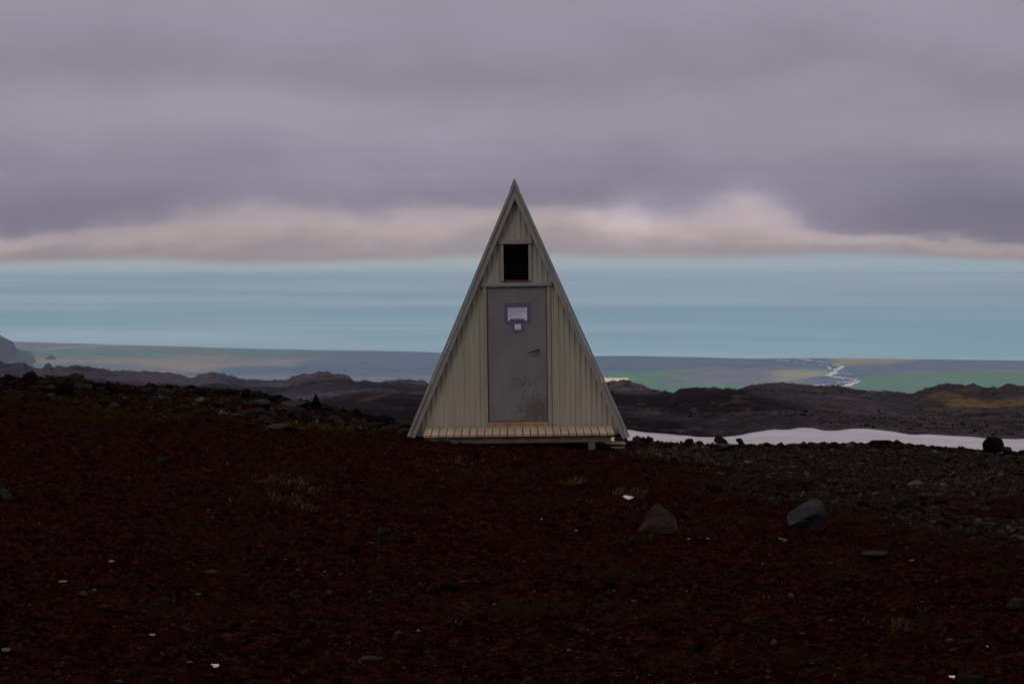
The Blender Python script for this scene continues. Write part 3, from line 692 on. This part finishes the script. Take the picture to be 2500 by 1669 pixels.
bmesh.ops.rotate(bm, verts=bm.verts, cent=(0, 0, dT+.02), matrix=Matrix.Rotation(-.006, 3, 'Y')); bmobj('lintel', bm, M['trim'], hut, bevel=.002)
bm = bmesh.new(); box(bm, dL, dR, -.045, .05, WB+.03, dB-.004); bmobj('threshold', bm, M['sill'], hut, bevel=.002)
bm = bmesh.new(); box(bm, wL-.046, wL-.001, -.030, .04, wB-.005, wT); bmobj('window_trim', bm, M['trim'], hut, bevel=.002)
bm = bmesh.new(); box(bm, wR+.001, wR+.046, -.030, .04, wB-.005, wT); bmobj('window_trim', bm, M['trim'], hut, bevel=.002)
bm = bmesh.new(); box(bm, wL-.070, wR+.055, -.048, -.0005, wT+.001, wT+.060); bmobj('window_head', bm, M['trim'], hut, bevel=.002)
bm = bmesh.new(); box(bm, wL, wR, -.026, .06, wB-.018, wB+.004); bmobj('window_sill', bm, M['red_sill'], hut, bevel=.002)
# screws in trims and siding
r = random.Random(3); bm = bmesh.new()
bmesh.ops.create_cone(bm, cap_ends=True, segments=8, radius1=.0065, radius2=.005, depth=.005, matrix=Matrix.Rotation(math.pi/2, 4, 'X'))
scm = bpy.data.meshes.new('screw'); bm.to_mesh(scm); bm.free(); scm.materials.append(M['steel'])
def screw(x_, y_, z_):
    o = bpy.data.objects.new('screw', scm); C.objects.link(o); o.parent = hut; o.location = (x_, y_, z_)
for z_ in (.35, .8, 1.25, 1.7, 2.0):
    screw(dL-.026, -.0325, z_); screw(dR+.027, -.0325, z_+.02)
for z_ in (.14, .78):
    for k in range(-18, 19, 2):
        x_ = k*pitch+.014
        if abs(x_-XA) < half(z_)-.2 and not (dL-.08 < x_ < dR+.08): screw(x_, -.0045, z_+r.uniform(-.004, .004))
# floor beams and footings below the wall
hb = half(WB)-.14
for y_ in (.06, DEPTH/2, DEPTH-.2):
    bm = bmesh.new(); box(bm, XA-hb, XA+.95, y_, y_+.08, WB-.135, WB-.052); bmobj('floor_beam', bm, M['wood_dark'], hut)
for (x_, y_, h_) in ((-.95, .15, .30), (.95, .35, .40), (-.95, 2.5, .75), (.95, 2.5, .85)):
    bm = bmesh.new(); box(bm, x_-.1, x_+.1, y_-.1, y_+.1, WB-.137-h_, WB-.137); bmobj('footing', bm, M['rock_grey'], hut, bevel=.01)

# ------------------------------------------------------------------ deck in front of the door
deck = empty('deck', hut.location); deck.rotation_euler = hut.rotation_euler
tag(deck, 'narrow weathered wooden deck of short boards below the hut door', 'deck')
DT = q(1267, 1041)[1]+.0                                               # deck top
Yf, Yb = -1.04, -.03
dxl, dxr = -1.305+.02, 1.265+.02
bm = bmesh.new(); r = random.Random(5); pw = (dxr-dxl)/25
for i in range(25):
    x0 = dxl+i*pw+.0055+r.uniform(-.0015, .0015); x1 = dxl+(i+1)*pw-.0055; f0 = Yf+r.uniform(-.006, .006); dz = r.uniform(-.002, .002)
    box(bm, x0, x1, f0, Yb-r.uniform(0, .01), DT-.032+dz, DT+dz)
bmobj('deck_boards', bm, M['wood'], deck, bevel=.0015)
bm = bmesh.new(); box(bm, dxl+.02, dxr-.05, Yf+.045, Yf+.095, DT-.125, DT-.036); bmobj('beam', bm, M['wood_dark'], deck, bevel=.004)
bm = bmesh.new(); box(bm, dxl+.03, dxr-.05, Yb-.12, Yb-.07, DT-.125, DT-.036); bmobj('beam', bm, M['wood_dark'], deck, bevel=.004)
px_ = .975
for (x_, w_, y_, h_) in ((-.72, .075, Yf+.03, .17), (px_, .09, Yf+.05, .27), (px_, .09, Yb-.17, .34), (-.72, .09, Yb-.17, .22)):
    bm = bmesh.new(); box(bm, x_-w_/2, x_+w_/2, y_, y_+.07, DT-.127-h_, DT-.127)
    bmobj('post', bm, M['wood_dark'], deck, bevel=.004)

# ------------------------------------------------------------------ loose boards at the right end of the deck
def plank(u, v, wpx, y, thick, depth, rz, mat, label, lift=0, tz=0):
    yw2 = math.cos(PITCH)-(v-CV)/F*math.sin(PITCH)
    p = Vector(((u-CU)/F/yw2*y, y, float(elev(v))*y)); w_ = wpx*y/F
    bm = bmesh.new(); box(bm, -w_/2, w_/2, 0, depth, -thick, 0)
    o = bmobj('board', bm, M[mat], bevel=.003); o.location = p; o.rotation_euler = (0, tz, rz)
    tag(o, label, 'board', 'loose boards lying beside the deck'); return o
plank(1502.5, 1082.5, 52, 35.6, .013, .35, .03, 'sill', 'grey board lying widest across the short stack beside the right end of the deck', tz=.015)
plank(1490, 1078.8, 17, 35.75, .012, .20, 0, 'sill', 'shortest grey board, on top of the stack under the deck end')
plank(1508, 1093.2, 36, 35.4, .012, .3, -.02, 'wood_dark', 'board at the bottom of the stack in the shadow beside the deck')
plank(1541, 1110.5, 31, 34.2, .02, .11, .02, 'sill', 'lone tan stick lying on the soil right of the deck')
bm = bmesh.new(); box(bm, -.14, .14, 0, .28, -.07, 0)
o = bmobj('block', bm, M['rock_dark'], bevel=.004); p = ground_hit(1505, 1096); o.location = (1505-CU)/F*35.65, 35.65, float(elev(1093))*35.65+.02
tag(o, 'dark timber block holding up the stacked boards beside the deck', 'block')

# ------------------------------------------------------------------ rocks
def rock_mesh(seed, cuts=9, sub=4, shape=None, blocky=.5):
    from mathutils import noise as mn
    r = random.Random(seed); bm = bmesh.new(); bmesh.ops.create_icosphere(bm, subdivisions=sub, radius=1)
    planes = []
    for k in range(cuts):
        d = Vector((r.gauss(0, 1), r.gauss(0, 1)-.25, r.gauss(0, .7)+.15)).normalized(); planes.append((d, r.uniform(.42, .80)))
    off = Vector((r.uniform(0, 99), r.uniform(0, 99), r.uniform(0, 99)))
    for v in bm.verts:
        p = v.co.copy(); m_ = max(abs(p.x), abs(p.y), abs(p.z)); p = p*(1-blocky)+p/m_*blocky*.8
        for d, h_ in planes:
            e = p.dot(d)-h_
            if e > 0: p -= d*e*.97
        n_ = p.normalized()
        v.co = p+n_*(mn.fractal(p*1.6+off, 1, 2, 5)*.09+abs(mn.noise(p*4+off))*-.07+mn.noise(p*11+off)*.018)
    for i in range(3):
        a = [v.co[i] for v in bm.verts]; lo, hi = min(a), max(a)
        for v in bm.verts: v.co[i] = (v.co[i]-lo)/(hi-lo)-(.5 if i < 2 else 0)
    if shape:
        sx_ = [p[0] for p in shape]; sz_ = [p[1] for p in shape]
        for v in bm.verts: v.co.z *= float(np.interp(v.co.x+.5, sx_, sz_))*(1-.10*abs(v.co.y))
        k = max(v.co.z for v in bm.verts)
        for v in bm.verts: v.co.z /= k
    me = bpy.data.meshes.new('rock'); bm.to_mesh(me); bm.free()
    me.shade_smooth(); return me
def put_rock(i, u, vb, wpx, hpx, mat, label, cat='rock', name='rock', group=None, depth=None, tilt=0, sink=.16, cuts=9, shape=None, blocky=.5):
    p = ground_hit(u, vb); y = p.y; w_ = wpx*y/F; h_ = hpx*y/F
    o = obj(name, rock_mesh(i, cuts=cuts, sub=4 if wpx > 24 else 3, shape=shape, blocky=blocky), M[mat])
    gz = float(terrain_z(p.x, y)); zb = float(elev(vb))*y
    gap = max(zb-gz, 0)                                               # rests on the stones behind or sinks a little into the soil
    z0 = min(zb, gz+.01)-h_*sink*.6
    o.location = (p.x, y, z0); o.scale = (w_, depth*y/F if depth else w_*.8, h_*(1+sink*.6)+min(gap, h_*.45))
    o.rotation_euler = (0, tilt, 0)
    return tag(o, label, cat, group)
G1 = 'rocks along the left skyline'
RK = [
 (22,920,42,19,'rock_dark','black rock at the far left end of the rocky skyline'),
 (74,921,42,26,'rock_dark','rounded black boulder highest on the left skyline, above reddish slabs'),
 (59,928,28,12,'rock_red','small reddish block just under the rounded black skyline boulder'),
 (4,943,26,14,'rock_red','reddish rock cut by the left edge of the view'),
 (28,931,28,9,'rock_grey','thin grey slab under the black rock at the left end'),
 (86,938,38,17,'rock_red','reddish block between the black boulder and the big grey block'),
 (103,940,40,13,'rock_grey','low pinkish grey stone in front of the reddish block'),
 (131,936,20,12,'rock_red','small reddish stone left of the big grey block'),
 (52,948,28,14,'rock_red','reddish stone low on the left, left of the long red slab'),
 (89,952,56,11,'rock_red','longest reddish flat slab, below the other red stones'),
 (145,921,13,14,'rock_dark','small dark upright stone standing on the grey ledge'),
 (183,939,48,28,'rock_grey','big square grey block with a rounded right shoulder on the left skyline'),
 (148,938,28,15,'rock_grey','grey ledge stone under the small upright stone'),
 (126,953,24,15,'rock_brown','brown stone left of the dark bluish boulder'),
 (157,964,50,26,'rock_dark','dark bluish boulder directly below the big square grey block'),
 (192,954,30,18,'rock_brown','brown grey stone under the right side of the big square block'),
 (215,949,22,11,'rock_light','small paler stone right of the big square block'),
 (232,946,42,13,'rock_dark','flat black rock left of the black wedge'),
 (275,957,44,28,'rock_dark','black wedge-shaped rock sloping down to the right on the left skyline'),
 (249,953,32,9,'rock_grey','flat grey slab in front of the black wedge'),
 (264,964,32,11,'rock_red','reddish slab lowest in front of the black wedge'),
 (304,956,18,10,'rock_red','small reddish stone right of the black wedge'),
 (327,961,32,10,'rock_dark','low dark rock between the black wedge and the twin grey humps'),
 (364,964,34,20,'rock_grey','left one of the two grey humps on the left skyline'),
 (405,966,50,19,'rock_grey','right and wider one of the two grey humps on the left skyline'),
 (490,963,28,11,'rock_dark','first small black stone right of the two grey humps'),
 (533,963,30,9,'rock_dark','flat black stone, second to the right of the grey humps'),
 (563,964,22,11,'rock_dark','dark stone standing above the small grey boulder'),
 (600,966,24,13,'rock_dark','dark stone right of and above the small grey boulder'),
 (575,985,28,21,'rock_grey','small grey boulder sitting in moss below the dark skyline stones'),
 (634,990,66,17,'rock_light','wide pinkish grey slab in moss below the long black slab'),
 (656,979,68,14,'rock_dark','long thin black slab along the skyline left of the hut'),
 (620,1013,48,19,'rock_grey','grey slab leaning in the moss, left of the pale flat stone'),
 (650,1034,48,22,'rock_grey','grey stone with a dark face just behind the pale flat stone'),
 (680,1046,62,12,'rock_light','pale flat stone lying at the edge of the red soil left of the hut'),
 (710,1050,40,8,'rock_dark','dark thin stone at the right end of the pale flat stone'),
 (732,1019,66,28,'rock_grey','large smooth grey boulder below the layered slabs left of the hut'),
 (724,995,74,20,'rock_light','layered slabs with light upper edges left of the black spire'),
 (747,972,22,12,'rock_dark','small dark rock at the left foot of the black spire'),
 (773,997,34,37,'rock_dark','black pointed spire of bare rock on the skyline left of the hut'),
 (696,1001,22,12,'rock_grey','small grey stone left of the large smooth boulder'),
 (776,1027,32,14,'rock_grey','grey block right of the large smooth grey boulder'),
 (818,1028,38,15,'rock_light','light topped oval stone midway between boulder and hut'),
 (832,1036,40,9,'rock_grey','low grey stone in front of the light topped oval stone'),
 (868,1040,36,16,'rock_grey','rounded brown grey stone left of the last low stones by the hut'),
 (915,1043,60,14,'rock_grey','long low grey stone in dry grass nearest the hut'),
 (922,1031,92,17,'rock_dark','long black ledge running toward the left side of the hut'),
 (839,1006,28,12,'rock_dark','small black rock right of the black spire, first of two'),
 (872,1015,38,20,'rock_dark','black rock right of the spire, above the long black ledge'),
 (800,1001,24,9,'rock_dark','tiny black rock at the right foot of the black spire'),
 (957,1052,40,14,'rock_grey','grey stone touching the hut foot on the left'),
 (993,1047,24,12,'rock_dark','dark stone half behind the left foot of the hut'),
]
SH = {'spire': [(0,.25),(.22,.6),(.38,1),(.5,.9),(.68,.55),(.85,.3),(1,.1)], 'wedge-shaped rock': [(0,.75),(.25,1),(.5,.85),(.8,.4),(1,.1)], 'rounded right shoulder': [(0,.8),(.3,.95),(.75,1),(.93,.9),(1,.6)]}
for i, (u, vb, w_, h_, m_, lb) in enumerate(RK):
    sh = [v for k, v in SH.items() if k in ' '.join(lb.split()[:8])]
    put_rock(100+i, u, vb, w_, h_, m_, lb, group=G1, tilt=random.uniform(-.12, .12), cuts=11, shape=sh[0] if sh else None)
put_rock(300, 1603, 1300, 104, 74, 'rock_brown', 'brown pointed boulder with mossy left side on the red soil', depth=70, cuts=7, blocky=.3, shape=[(0,.55),(.12,.66),(.26,.88),(.36,1),(.5,1),(.62,.86),(.8,.72),(.92,.6),(1,.5)])
put_rock(301, 1971, 1282, 102, 66, 'rock_blue', 'smooth blue-grey boulder on the right of the red soil', depth=75, cuts=5, blocky=.25, shape=[(0,.45),(.15,.60),(.35,.74),(.55,.88),(.72,1),(.85,.98),(1,.7)])
put_rock(302, 1999, 1301, 50, 24, 'rock_red', 'red stone half buried under the blue-grey boulder')
put_rock(303, 1916, 1263, 12, 15, 'rock_red', 'small stone leaning on the left of the blue-grey boulder')
put_rock(304, 1910, 1209, 36, 12, 'rock_grey', 'flat grey stone above and left of the blue-grey boulder')
put_rock(305, 2137, 1362, 68, 16, 'rock_light', 'long flat pale stone right of and below the blue-grey boulder')
put_rock(306, 2125, 1374, 16, 13, 'rock_red', 'small red stone under the left end of the long flat pale stone')
put_rock(307, 2137, 1422, 25, 12, 'rock_grey', 'small grey stone, left of a similar pair on the right foreground')
put_rock(308, 2218, 1426, 28, 13, 'rock_grey', 'small rounded grey stone, right of a similar pair on the right foreground')
put_rock(309, 2478, 1486, 44, 30, 'rock_brown', 'brown mossy stone near the right edge of the foreground')
put_rock(310, 2212, 1232, 44, 18, 'rock_grey', 'grey slab at the border of red soil and grey gravel on the right')
put_rock(311, 2372, 1672, 70, 30, 'rock_grey', 'stone cut by the bottom edge at the lower right')
put_rock(312, 1861, 1393, 44, 12, 'rock_red', 'flat reddish brown stone with a thin pale edge, centre right foreground')
put_rock(313, 12, 1216, 40, 26, 'rock_blue', 'pale bluish stone cut by the left edge of the foreground', sink=.3)
put_rock(314, 937, 1302, 34, 15, 'rock_grey', 'small pinkish grey rock in the middle of the dark foreground')
put_rock(315, 1093, 1437, 40, 22, 'rock_red', 'rounded reddish stone in the centre foreground')
put_rock(316, 907, 1610, 56, 8, 'rock_light', 'flat pale stone in the bottom centre foreground')
put_rock(317, 1398, 1240, 28, 14, 'rock_grey', 'small grey rock below the middle grass tuft')
put_rock(318, 1598, 1645, 26, 12, 'rock_grey', 'small grey stone near the bottom, right of centre')
put_rock(319, 722, 1462, 30, 12, 'rock_grey', 'dim grey stone in the left of centre foreground')
put_rock(320, 400, 1127, 34, 12, 'rock_grey', 'dim brown grey stone on the soil left of the hut')
put_rock(321, 421, 1244, 22, 12, 'rock_grey', 'small grey stone in the upper left foreground')
put_rock(330, 2426, 1104, 56, 38, 'rock_dark', 'big black boulder standing against the snow at the far right', cuts=8, depth=50)
put_rock(331, 2453, 1107, 34, 18, 'rock_grey', 'dark grey stone leaning on the right of the black boulder by the snow')
put_rock(332, 2150, 1088, 60, 14, 'rock_dark', 'long low dark rock on the crest against the snow')
put_rock(333, 2190, 1096, 36, 13, 'rock_red', 'small dark red rock at the right end of the long crest rock')
put_rock(334, 1759, 1081, 34, 15, 'rock_red', 'pointed dark red rock on the crest in front of the snow')
put_rock(335, 1806, 1080, 20, 10, 'rock_red', 'smaller dark red rock right of the pointed crest rock')
put_rock(336, 1684, 1080, 22, 9, 'rock_red', 'low dark red rock left of the pointed crest rock')
put_rock(337, 1768, 1096, 64, 14, 'rock_light', 'low greenish grey rock just below the pointed crest rock')
put_rock(338, 2288, 1098, 34, 10, 'rock_dark', 'low dark rock on the crest left of the big black boulder')
put_rock(339, 1515, 1079, 34, 14, 'rock_grey', 'smooth grey stone under the right corner of the hut')
# bits of white stone and scrap
WH = [(1534,1221,27,10,'flat white scrap shaped like a wedge above the brown pointed boulder'),
 (272,1373,17,4,'upper one of two white slivers at the far left foreground'),(153,1423,21,4,'lower one of two white slivers at the far left foreground'),
 (524,1631,29,8,'white splinter at the bottom left foreground'),(372,1551,20,5,'dull white splinter up and left of the bottom left splinter'),
 (14,1592,24,8,'dull white stone at the lower left edge'),(1389,1596,11,6,'white pebble at the bottom centre'),
 (2253,1272,19,6,'straight pale stick on the right, right of the blue-grey boulder'),(2226,1371,18,4,'thin white sliver right of the long flat pale stone'),
 (1911,1323,22,5,'pale stick below the blue-grey boulder'),(1974,1301,12,3,'tiny pale sliver under the red stone by the blue-grey boulder'),
 (2326,1657,26,8,'white crumpled scrap at the bottom right'),(2410,1587,9,6,'small bluish white chip in the lower right foreground'),
 (1728,1316,10,4,'white chip right of and below the brown pointed boulder'),(1681,1319,11,4,'dull white chip directly below the brown pointed boulder'),
 (1324,1270,11,5,'white chip below the middle grass tuft'),(1407,1296,9,4,'dull white chip left of the brown pointed boulder'),
 (1021,1541,10,5,'white chip in the bottom left of centre'),(1860,1381,14,3,'thin pale sliver on the flat reddish brown stone'),
 (774,1036,8,8,'small white stone beside the grey rocks left of the hut'),(1677,1446,5,5,'tiny white pebble in the right of centre foreground'),
 (461,1527,5,4,'tiny white pebble in the lower left foreground'),(96,1287,6,4,'tiny white pebble at the left, above the white slivers'),(2286,1420,5,4,'tiny white pebble right of the pair of small grey stones')]
for i, (u, vb, w_, h_, lb) in enumerate(WH):
    p = ground_hit(u, vb-h_*.3); y = p.y
    if i in (7, 9): 
        bm = bmesh.new(); box(bm, -.5, .5, -.08, .08, 0, .12); bmesh.ops.subdivide_edges(bm, edges=bm.edges[:], cuts=2)
        for v_ in bm.verts: v_.co += Vector((0, random.uniform(-.015, .015), random.uniform(-.02, .02)))
        me = bpy.data.meshes.new('scrap'); bm.to_mesh(me); bm.free()
        o = obj('stick', me, M['scrap' if i == 7 else 'scrap_dull']); o.location = p+Vector((0, 0, .008)); s_ = w_*y/F; o.scale = (s_, s_, s_); o.rotation_euler = (0, .25 if i == 9 else .08, 0); tag(o, lb, 'stick', 'pale litter on the soil'); continue
    nm = 'stone' if 'stone' in lb or 'pebble' in lb else 'scrap'
    r = random.Random(i)
    if nm == 'stone': me = rock_mesh(500+i, cuts=8, sub=2)
    else:                                                             # thin, bent, torn-edged flake
        bm = bmesh.new(); k = 9; ring = []
        for a in range(k):
            an = a/k*2*math.pi; rr_ = r.uniform(.35, .55); ring.append((math.cos(an)*rr_, math.sin(an)*rr_*.8))
        if i == 0: ring = [(-.5,.2),(-.3,.42),(.1,.4),(.5,.35),(.28,-.1),(.05,-.4),(-.18,-.3)]
        top = [bm.verts.new((a, b, .16+.5*(b+.4)+r.uniform(0, .12))) for a, b in ring]; bot = [bm.verts.new((a, b, .0+.5*(b+.4))) for a, b in ring]
        bm.faces.new(top); bm.faces.new(bot[::-1]); k = len(ring)
        for a in range(k): bm.faces.new((top[a], bot[a], bot[(a+1) % k], top[(a+1) % k]))
        me = bpy.data.meshes.new('scrap'); bm.to_mesh(me); bm.free()
    o = obj(nm, me, M['rock_white' if nm == 'stone' else 'scrap' if i in (0, 3, 11) else 'scrap_dull']); o.location = p-Vector((0, 0, .003)); s_ = w_*y/F
    o.scale = (s_, s_, max(h_*y/F*1.1, .012)); o.rotation_euler = (0, r.uniform(-.15, .15), r.uniform(-.3, .3) if i else 0)
    tag(o, lb, 'stone' if nm == 'stone' else 'scrap', 'pale litter on the soil')

# ------------------------------------------------------------------ loose gravel (uncountable)
ico = bmesh.new(); bmesh.ops.create_icosphere(ico, subdivisions=1, radius=1); ico.verts.ensure_lookup_table()
IV = np.array([v.co[:] for v in ico.verts]); IT = np.array([[v.index for v in f_.verts] for f_ in ico.faces]); ico.free()
def scatter(n, ylo, yhi, size_fn, dens=None, pow_=1.0):
    yy = np.exp(RNG.uniform(math.log(ylo), math.log(yhi), n)); uu = RNG.uniform(-250, 2750, n); xx = (uu-CU)/F*yy
    zz = terrain_z(xx, yy); vv = CV+F*np.tan(np.arctan(-zz/yy)-PITCH)
    g, m_ = masks(xx, yy, uu, vv)
    if dens is not None:
        k = RNG.uniform(0, 1, n) < dens(xx, yy, g, m_); xx, yy, zz, uu, vv, g, m_ = [a[k] for a in (xx, yy, zz, uu, vv, g, m_)]
    return xx, yy, zz, g, m_
def stones(name, xx, yy, zz, g, s, flat=.6):
    n = len(xx); V = np.repeat(IV[None], n, 0)*(1+RNG.uniform(-.42, .42, (n, len(IV), 1)))
    sc = np.stack([s*RNG.uniform(.7, 1.4, n), s*RNG.uniform(.7, 1.3, n), s*RNG.uniform(.35, .85, n)*flat/.6], -1); V = V*sc[:, None]
    a = RNG.uniform(0, 6.28, n); ca, sa = np.cos(a)[:, None], np.sin(a)[:, None]
    V = np.stack([V[..., 0]*ca-V[..., 1]*sa, V[..., 0]*sa+V[..., 1]*ca, V[..., 2]], -1)
    V = V+np.stack([xx, yy, zz+s*.12], -1)[:, None]
    T = (IT[None]+np.arange(n)[:, None, None]*len(IV)).reshape(-1, 3)
    return tri_mesh(name, V.reshape(-1, 3), T, {'tint': np.repeat(RNG.uniform(0, 1, n), len(IV)), 'grav': np.repeat(g, len(IV))})
def hutclear(xx, yy): return ~((np.abs(xx-.1) < 1.75) & (yy > 34.8) & (yy < 39.2))
xx, yy, zz, g, m_ = scatter(60000, 10, 46, None, lambda x, y, g, m: .45+.55*np.clip(fbm(x*1.2, y*.9, 3, 61)*2+g, 0, 1))
k = hutclear(xx, yy); xx, yy, zz, g = xx[k], yy[k], zz[k], g[k]
s = np.exp(RNG.normal(math.log(.0078), .52, len(xx)))*(.75+yy/55)*(1+g*.6); s = np.clip(s, .003, .045)
o = obj('gravel', stones('gravel', xx, yy, zz, g, s), M['gravel']); tag(o, kind='stuff', label='loose red brown and grey stones scattered over the soil')
# bigger cobbles in the grey field at the right rear and among the skyline rocks
xx, yy, zz, g, m_ = scatter(16000, 20, 46, None, lambda x, y, g, m: np.clip(g*.75, 0, 1))
k = hutclear(xx, yy); xx, yy, zz, g = xx[k], yy[k], zz[k], g[k]
s = np.clip(np.exp(RNG.normal(math.log(.021), .52, len(xx))), .008, .09)
o = obj('cobbles', stones('cobbles', xx, yy, zz, g, s, .5), M['gravel']); tag(o, kind='stuff', label='grey cobbles covering the hollow behind the red mound')
n = 1100; uu = RNG.uniform(-100, 1000, n); yy = RNG.uniform(38, 47, n); xx = (uu-CU)/F*yy; zz = terrain_z(xx, yy)
s = np.clip(np.exp(RNG.normal(math.log(.035), .55, n)), .015, .13)
o = obj('rubble', stones('rubble', xx, yy, zz, np.full(n, .55), s, .55), M['gravel']); tag(o, kind='stuff', label='small broken stones among the rocks left of the hut')
n = 900; uu = RNG.uniform(1540, 2600, n); yy = RNG.uniform(40.5, 43.5, n); xx = (uu-CU)/F*yy; zz = terrain_z(xx, yy)
s = np.clip(np.exp(RNG.normal(math.log(.025), .55, n)), .012, .09)
o = obj('rubble', stones('rubble', xx, yy, zz, np.full(n, .1), s, .7), M['gravel']); tag(o, kind='stuff', label='dark crumbs of scoria along the crest before the snow')
# rough lava blocks strewn over the hills behind
n = 30000; yy = np.exp(RNG.uniform(math.log(140), math.log(620), n)); uu = RNG.uniform(1050, 2800, n); xx = (uu-CU)/F*yy
kk = RNG.uniform(0, 1, n) < np.clip(.18+fbm(xx*.03, yy*.02, 4, 303)*1.6, 0, 1); xx, yy = xx[kk], yy[kk]; zz = terrain_z(xx, yy)-.12
s = yy/F*np.clip(np.exp(RNG.normal(math.log(1.5), .55, len(xx))), .6, 7)
o = obj('lava_blocks', stones('lava_blocks', xx, yy, zz, np.full(len(xx), .6), s, .7), M['gravel']); tag(o, kind='stuff', label='rough lava blocks strewn over the dark hills')

# ------------------------------------------------------------------ grass
def blades(cx, cy, n, rad, h, r, lean=.5):
    V = []; T = []; tint = []
    for k in range(n):
        a = r.uniform(0, 6.28); d = rad*math.sqrt(r.random()); x_ = cx+math.cos(a)*d; y_ = cy+math.sin(a)*d*.8
        z_ = float(TZ(x_, y_)); hh = h*r.uniform(.5, 1.15); la = r.uniform(0, 6.28); ll = hh*r.uniform(.3, 1.2)*lean*1.5; w_ = r.uniform(.0013, .0026)
        dx, dy = math.cos(la)*ll+.45*hh, math.sin(la)*ll; b0 = len(V)
        V += [(x_-w_, y_, z_-.01), (x_+w_, y_, z_-.01), (x_-w_*.8+dx*.35, y_+dy*.35, z_+hh*.6), (x_+w_*.8+dx*.35, y_+dy*.35, z_+hh*.6), (x_+dx*1.25, y_+dy, z_+hh*(.95-.35*abs(ll)/hh))]
        T += [(b0, b0+1, b0+3), (b0, b0+3, b0+2), (b0+2, b0+3, b0+4)]; tn = r.random(); tint += [tn]*5
    return V, T, tint
def TZ(x_, y_):
    return GL(x_, y_)
# quick local height lookup on a small grid
LX = np.linspace(-11, 11, 700); LY = np.linspace(10, 47, 1100); LXX, LYY = np.meshgrid(LX, LY); LZ = terrain_z(LXX, LYY)
def GL(x_, y_):
    i = min(max(int((x_-LX[0])/(LX[1]-LX[0])+.5), 0), 699); j = min(max(int((y_-LY[0])/(LY[1]-LY[0])+.5), 0), 1099); return LZ[j, i]
def tuft(u, v, n, wpx, hpx, label, seed):
    p = ground_hit(u, v); y = p.y; r = random.Random(seed)
    V, T, ti = blades(p.x, y, n, wpx*y/F*.5, hpx*y/F, r, .6)
    V = np.array(V)-np.array(p); me = tri_mesh('grass_tuft', V, np.array(T), {'tint': np.array(ti)})
    o = obj('grass_tuft', me, M['grass']); o.location = p; tag(o, label, 'grass tuft', 'grass tufts on the red soil'); return o
tuft(1402, 1182, 150, 52, 26, 'dry grass tuft in front of the right half of the deck', 1)
tuft(1512, 1206, 90, 34, 24, 'thin dry grass tuft above the flat white scrap', 2)
tuft(1556, 1210, 150, 40, 27, 'fuller dry grass tuft up and right of the flat white scrap', 3)
tuft(2190, 1532, 90, 46, 30, 'pale grass tuft in the lower right foreground', 4)
tuft(1440, 1228, 14, 20, 14, 'tiny grass sprout left of the flat white scrap', 5)
r = random.Random(77); V = []; T = []; ti = []
def patch(cu, cv_, su, sv, count, hpx, per=12):
    for k in range(count):
        u = cu+r.gauss(0, su); v = cv_+r.gauss(0, sv); p = ground_hit(u, v)
        if abs(p.x-.1) < 1.7 and 34.7 < p.y < 39.3: continue
        a, b, c_ = blades(p.x, p.y, per, .05, hpx*p.y/F*r.uniform(.6, 1.2), r, .8)
        b0 = len(V); V.extend(a); T.extend([tuple(i+b0 for i in q_) for q_ in b]); ti.extend(c_)
for k_ in range(7):
    patch(655+k_*20, 1168+k_*4+r.uniform(-6, 6), 12, 7, 7, 10, 9); patch(665+k_*17, 1206+k_*6, 11, 4, 6, 10, 9)
patch(600, 1190, 40, 20, 14, 8, 7); patch(760, 1180, 30, 14, 10, 9, 7)
patch(860, 1044, 90, 5, 90, 12, 10); patch(1580, 1098, 50, 8, 60, 11, 10); patch(1720, 1125, 60, 12, 50, 10, 8); patch(1140, 1135, 70, 14, 40, 8, 10)
patch(2060, 1190, 40, 10, 25, 10, 9); patch(300, 1000, 200, 18, 70, 8, 8); patch(620, 1000, 90, 16, 60, 10, 9); patch(1900, 1320, 400, 120, 40, 9, 6); patch(900, 1120, 300, 30, 60, 6, 6); patch(1250, 1400, 700, 170, 60, 10, 4)
o = obj('grass', tri_mesh('grass', np.array(V), np.array(T), {'tint': np.array(ti)}), M['grass']); tag(o, kind='stuff', label='short dry grass growing thinly in the soil')
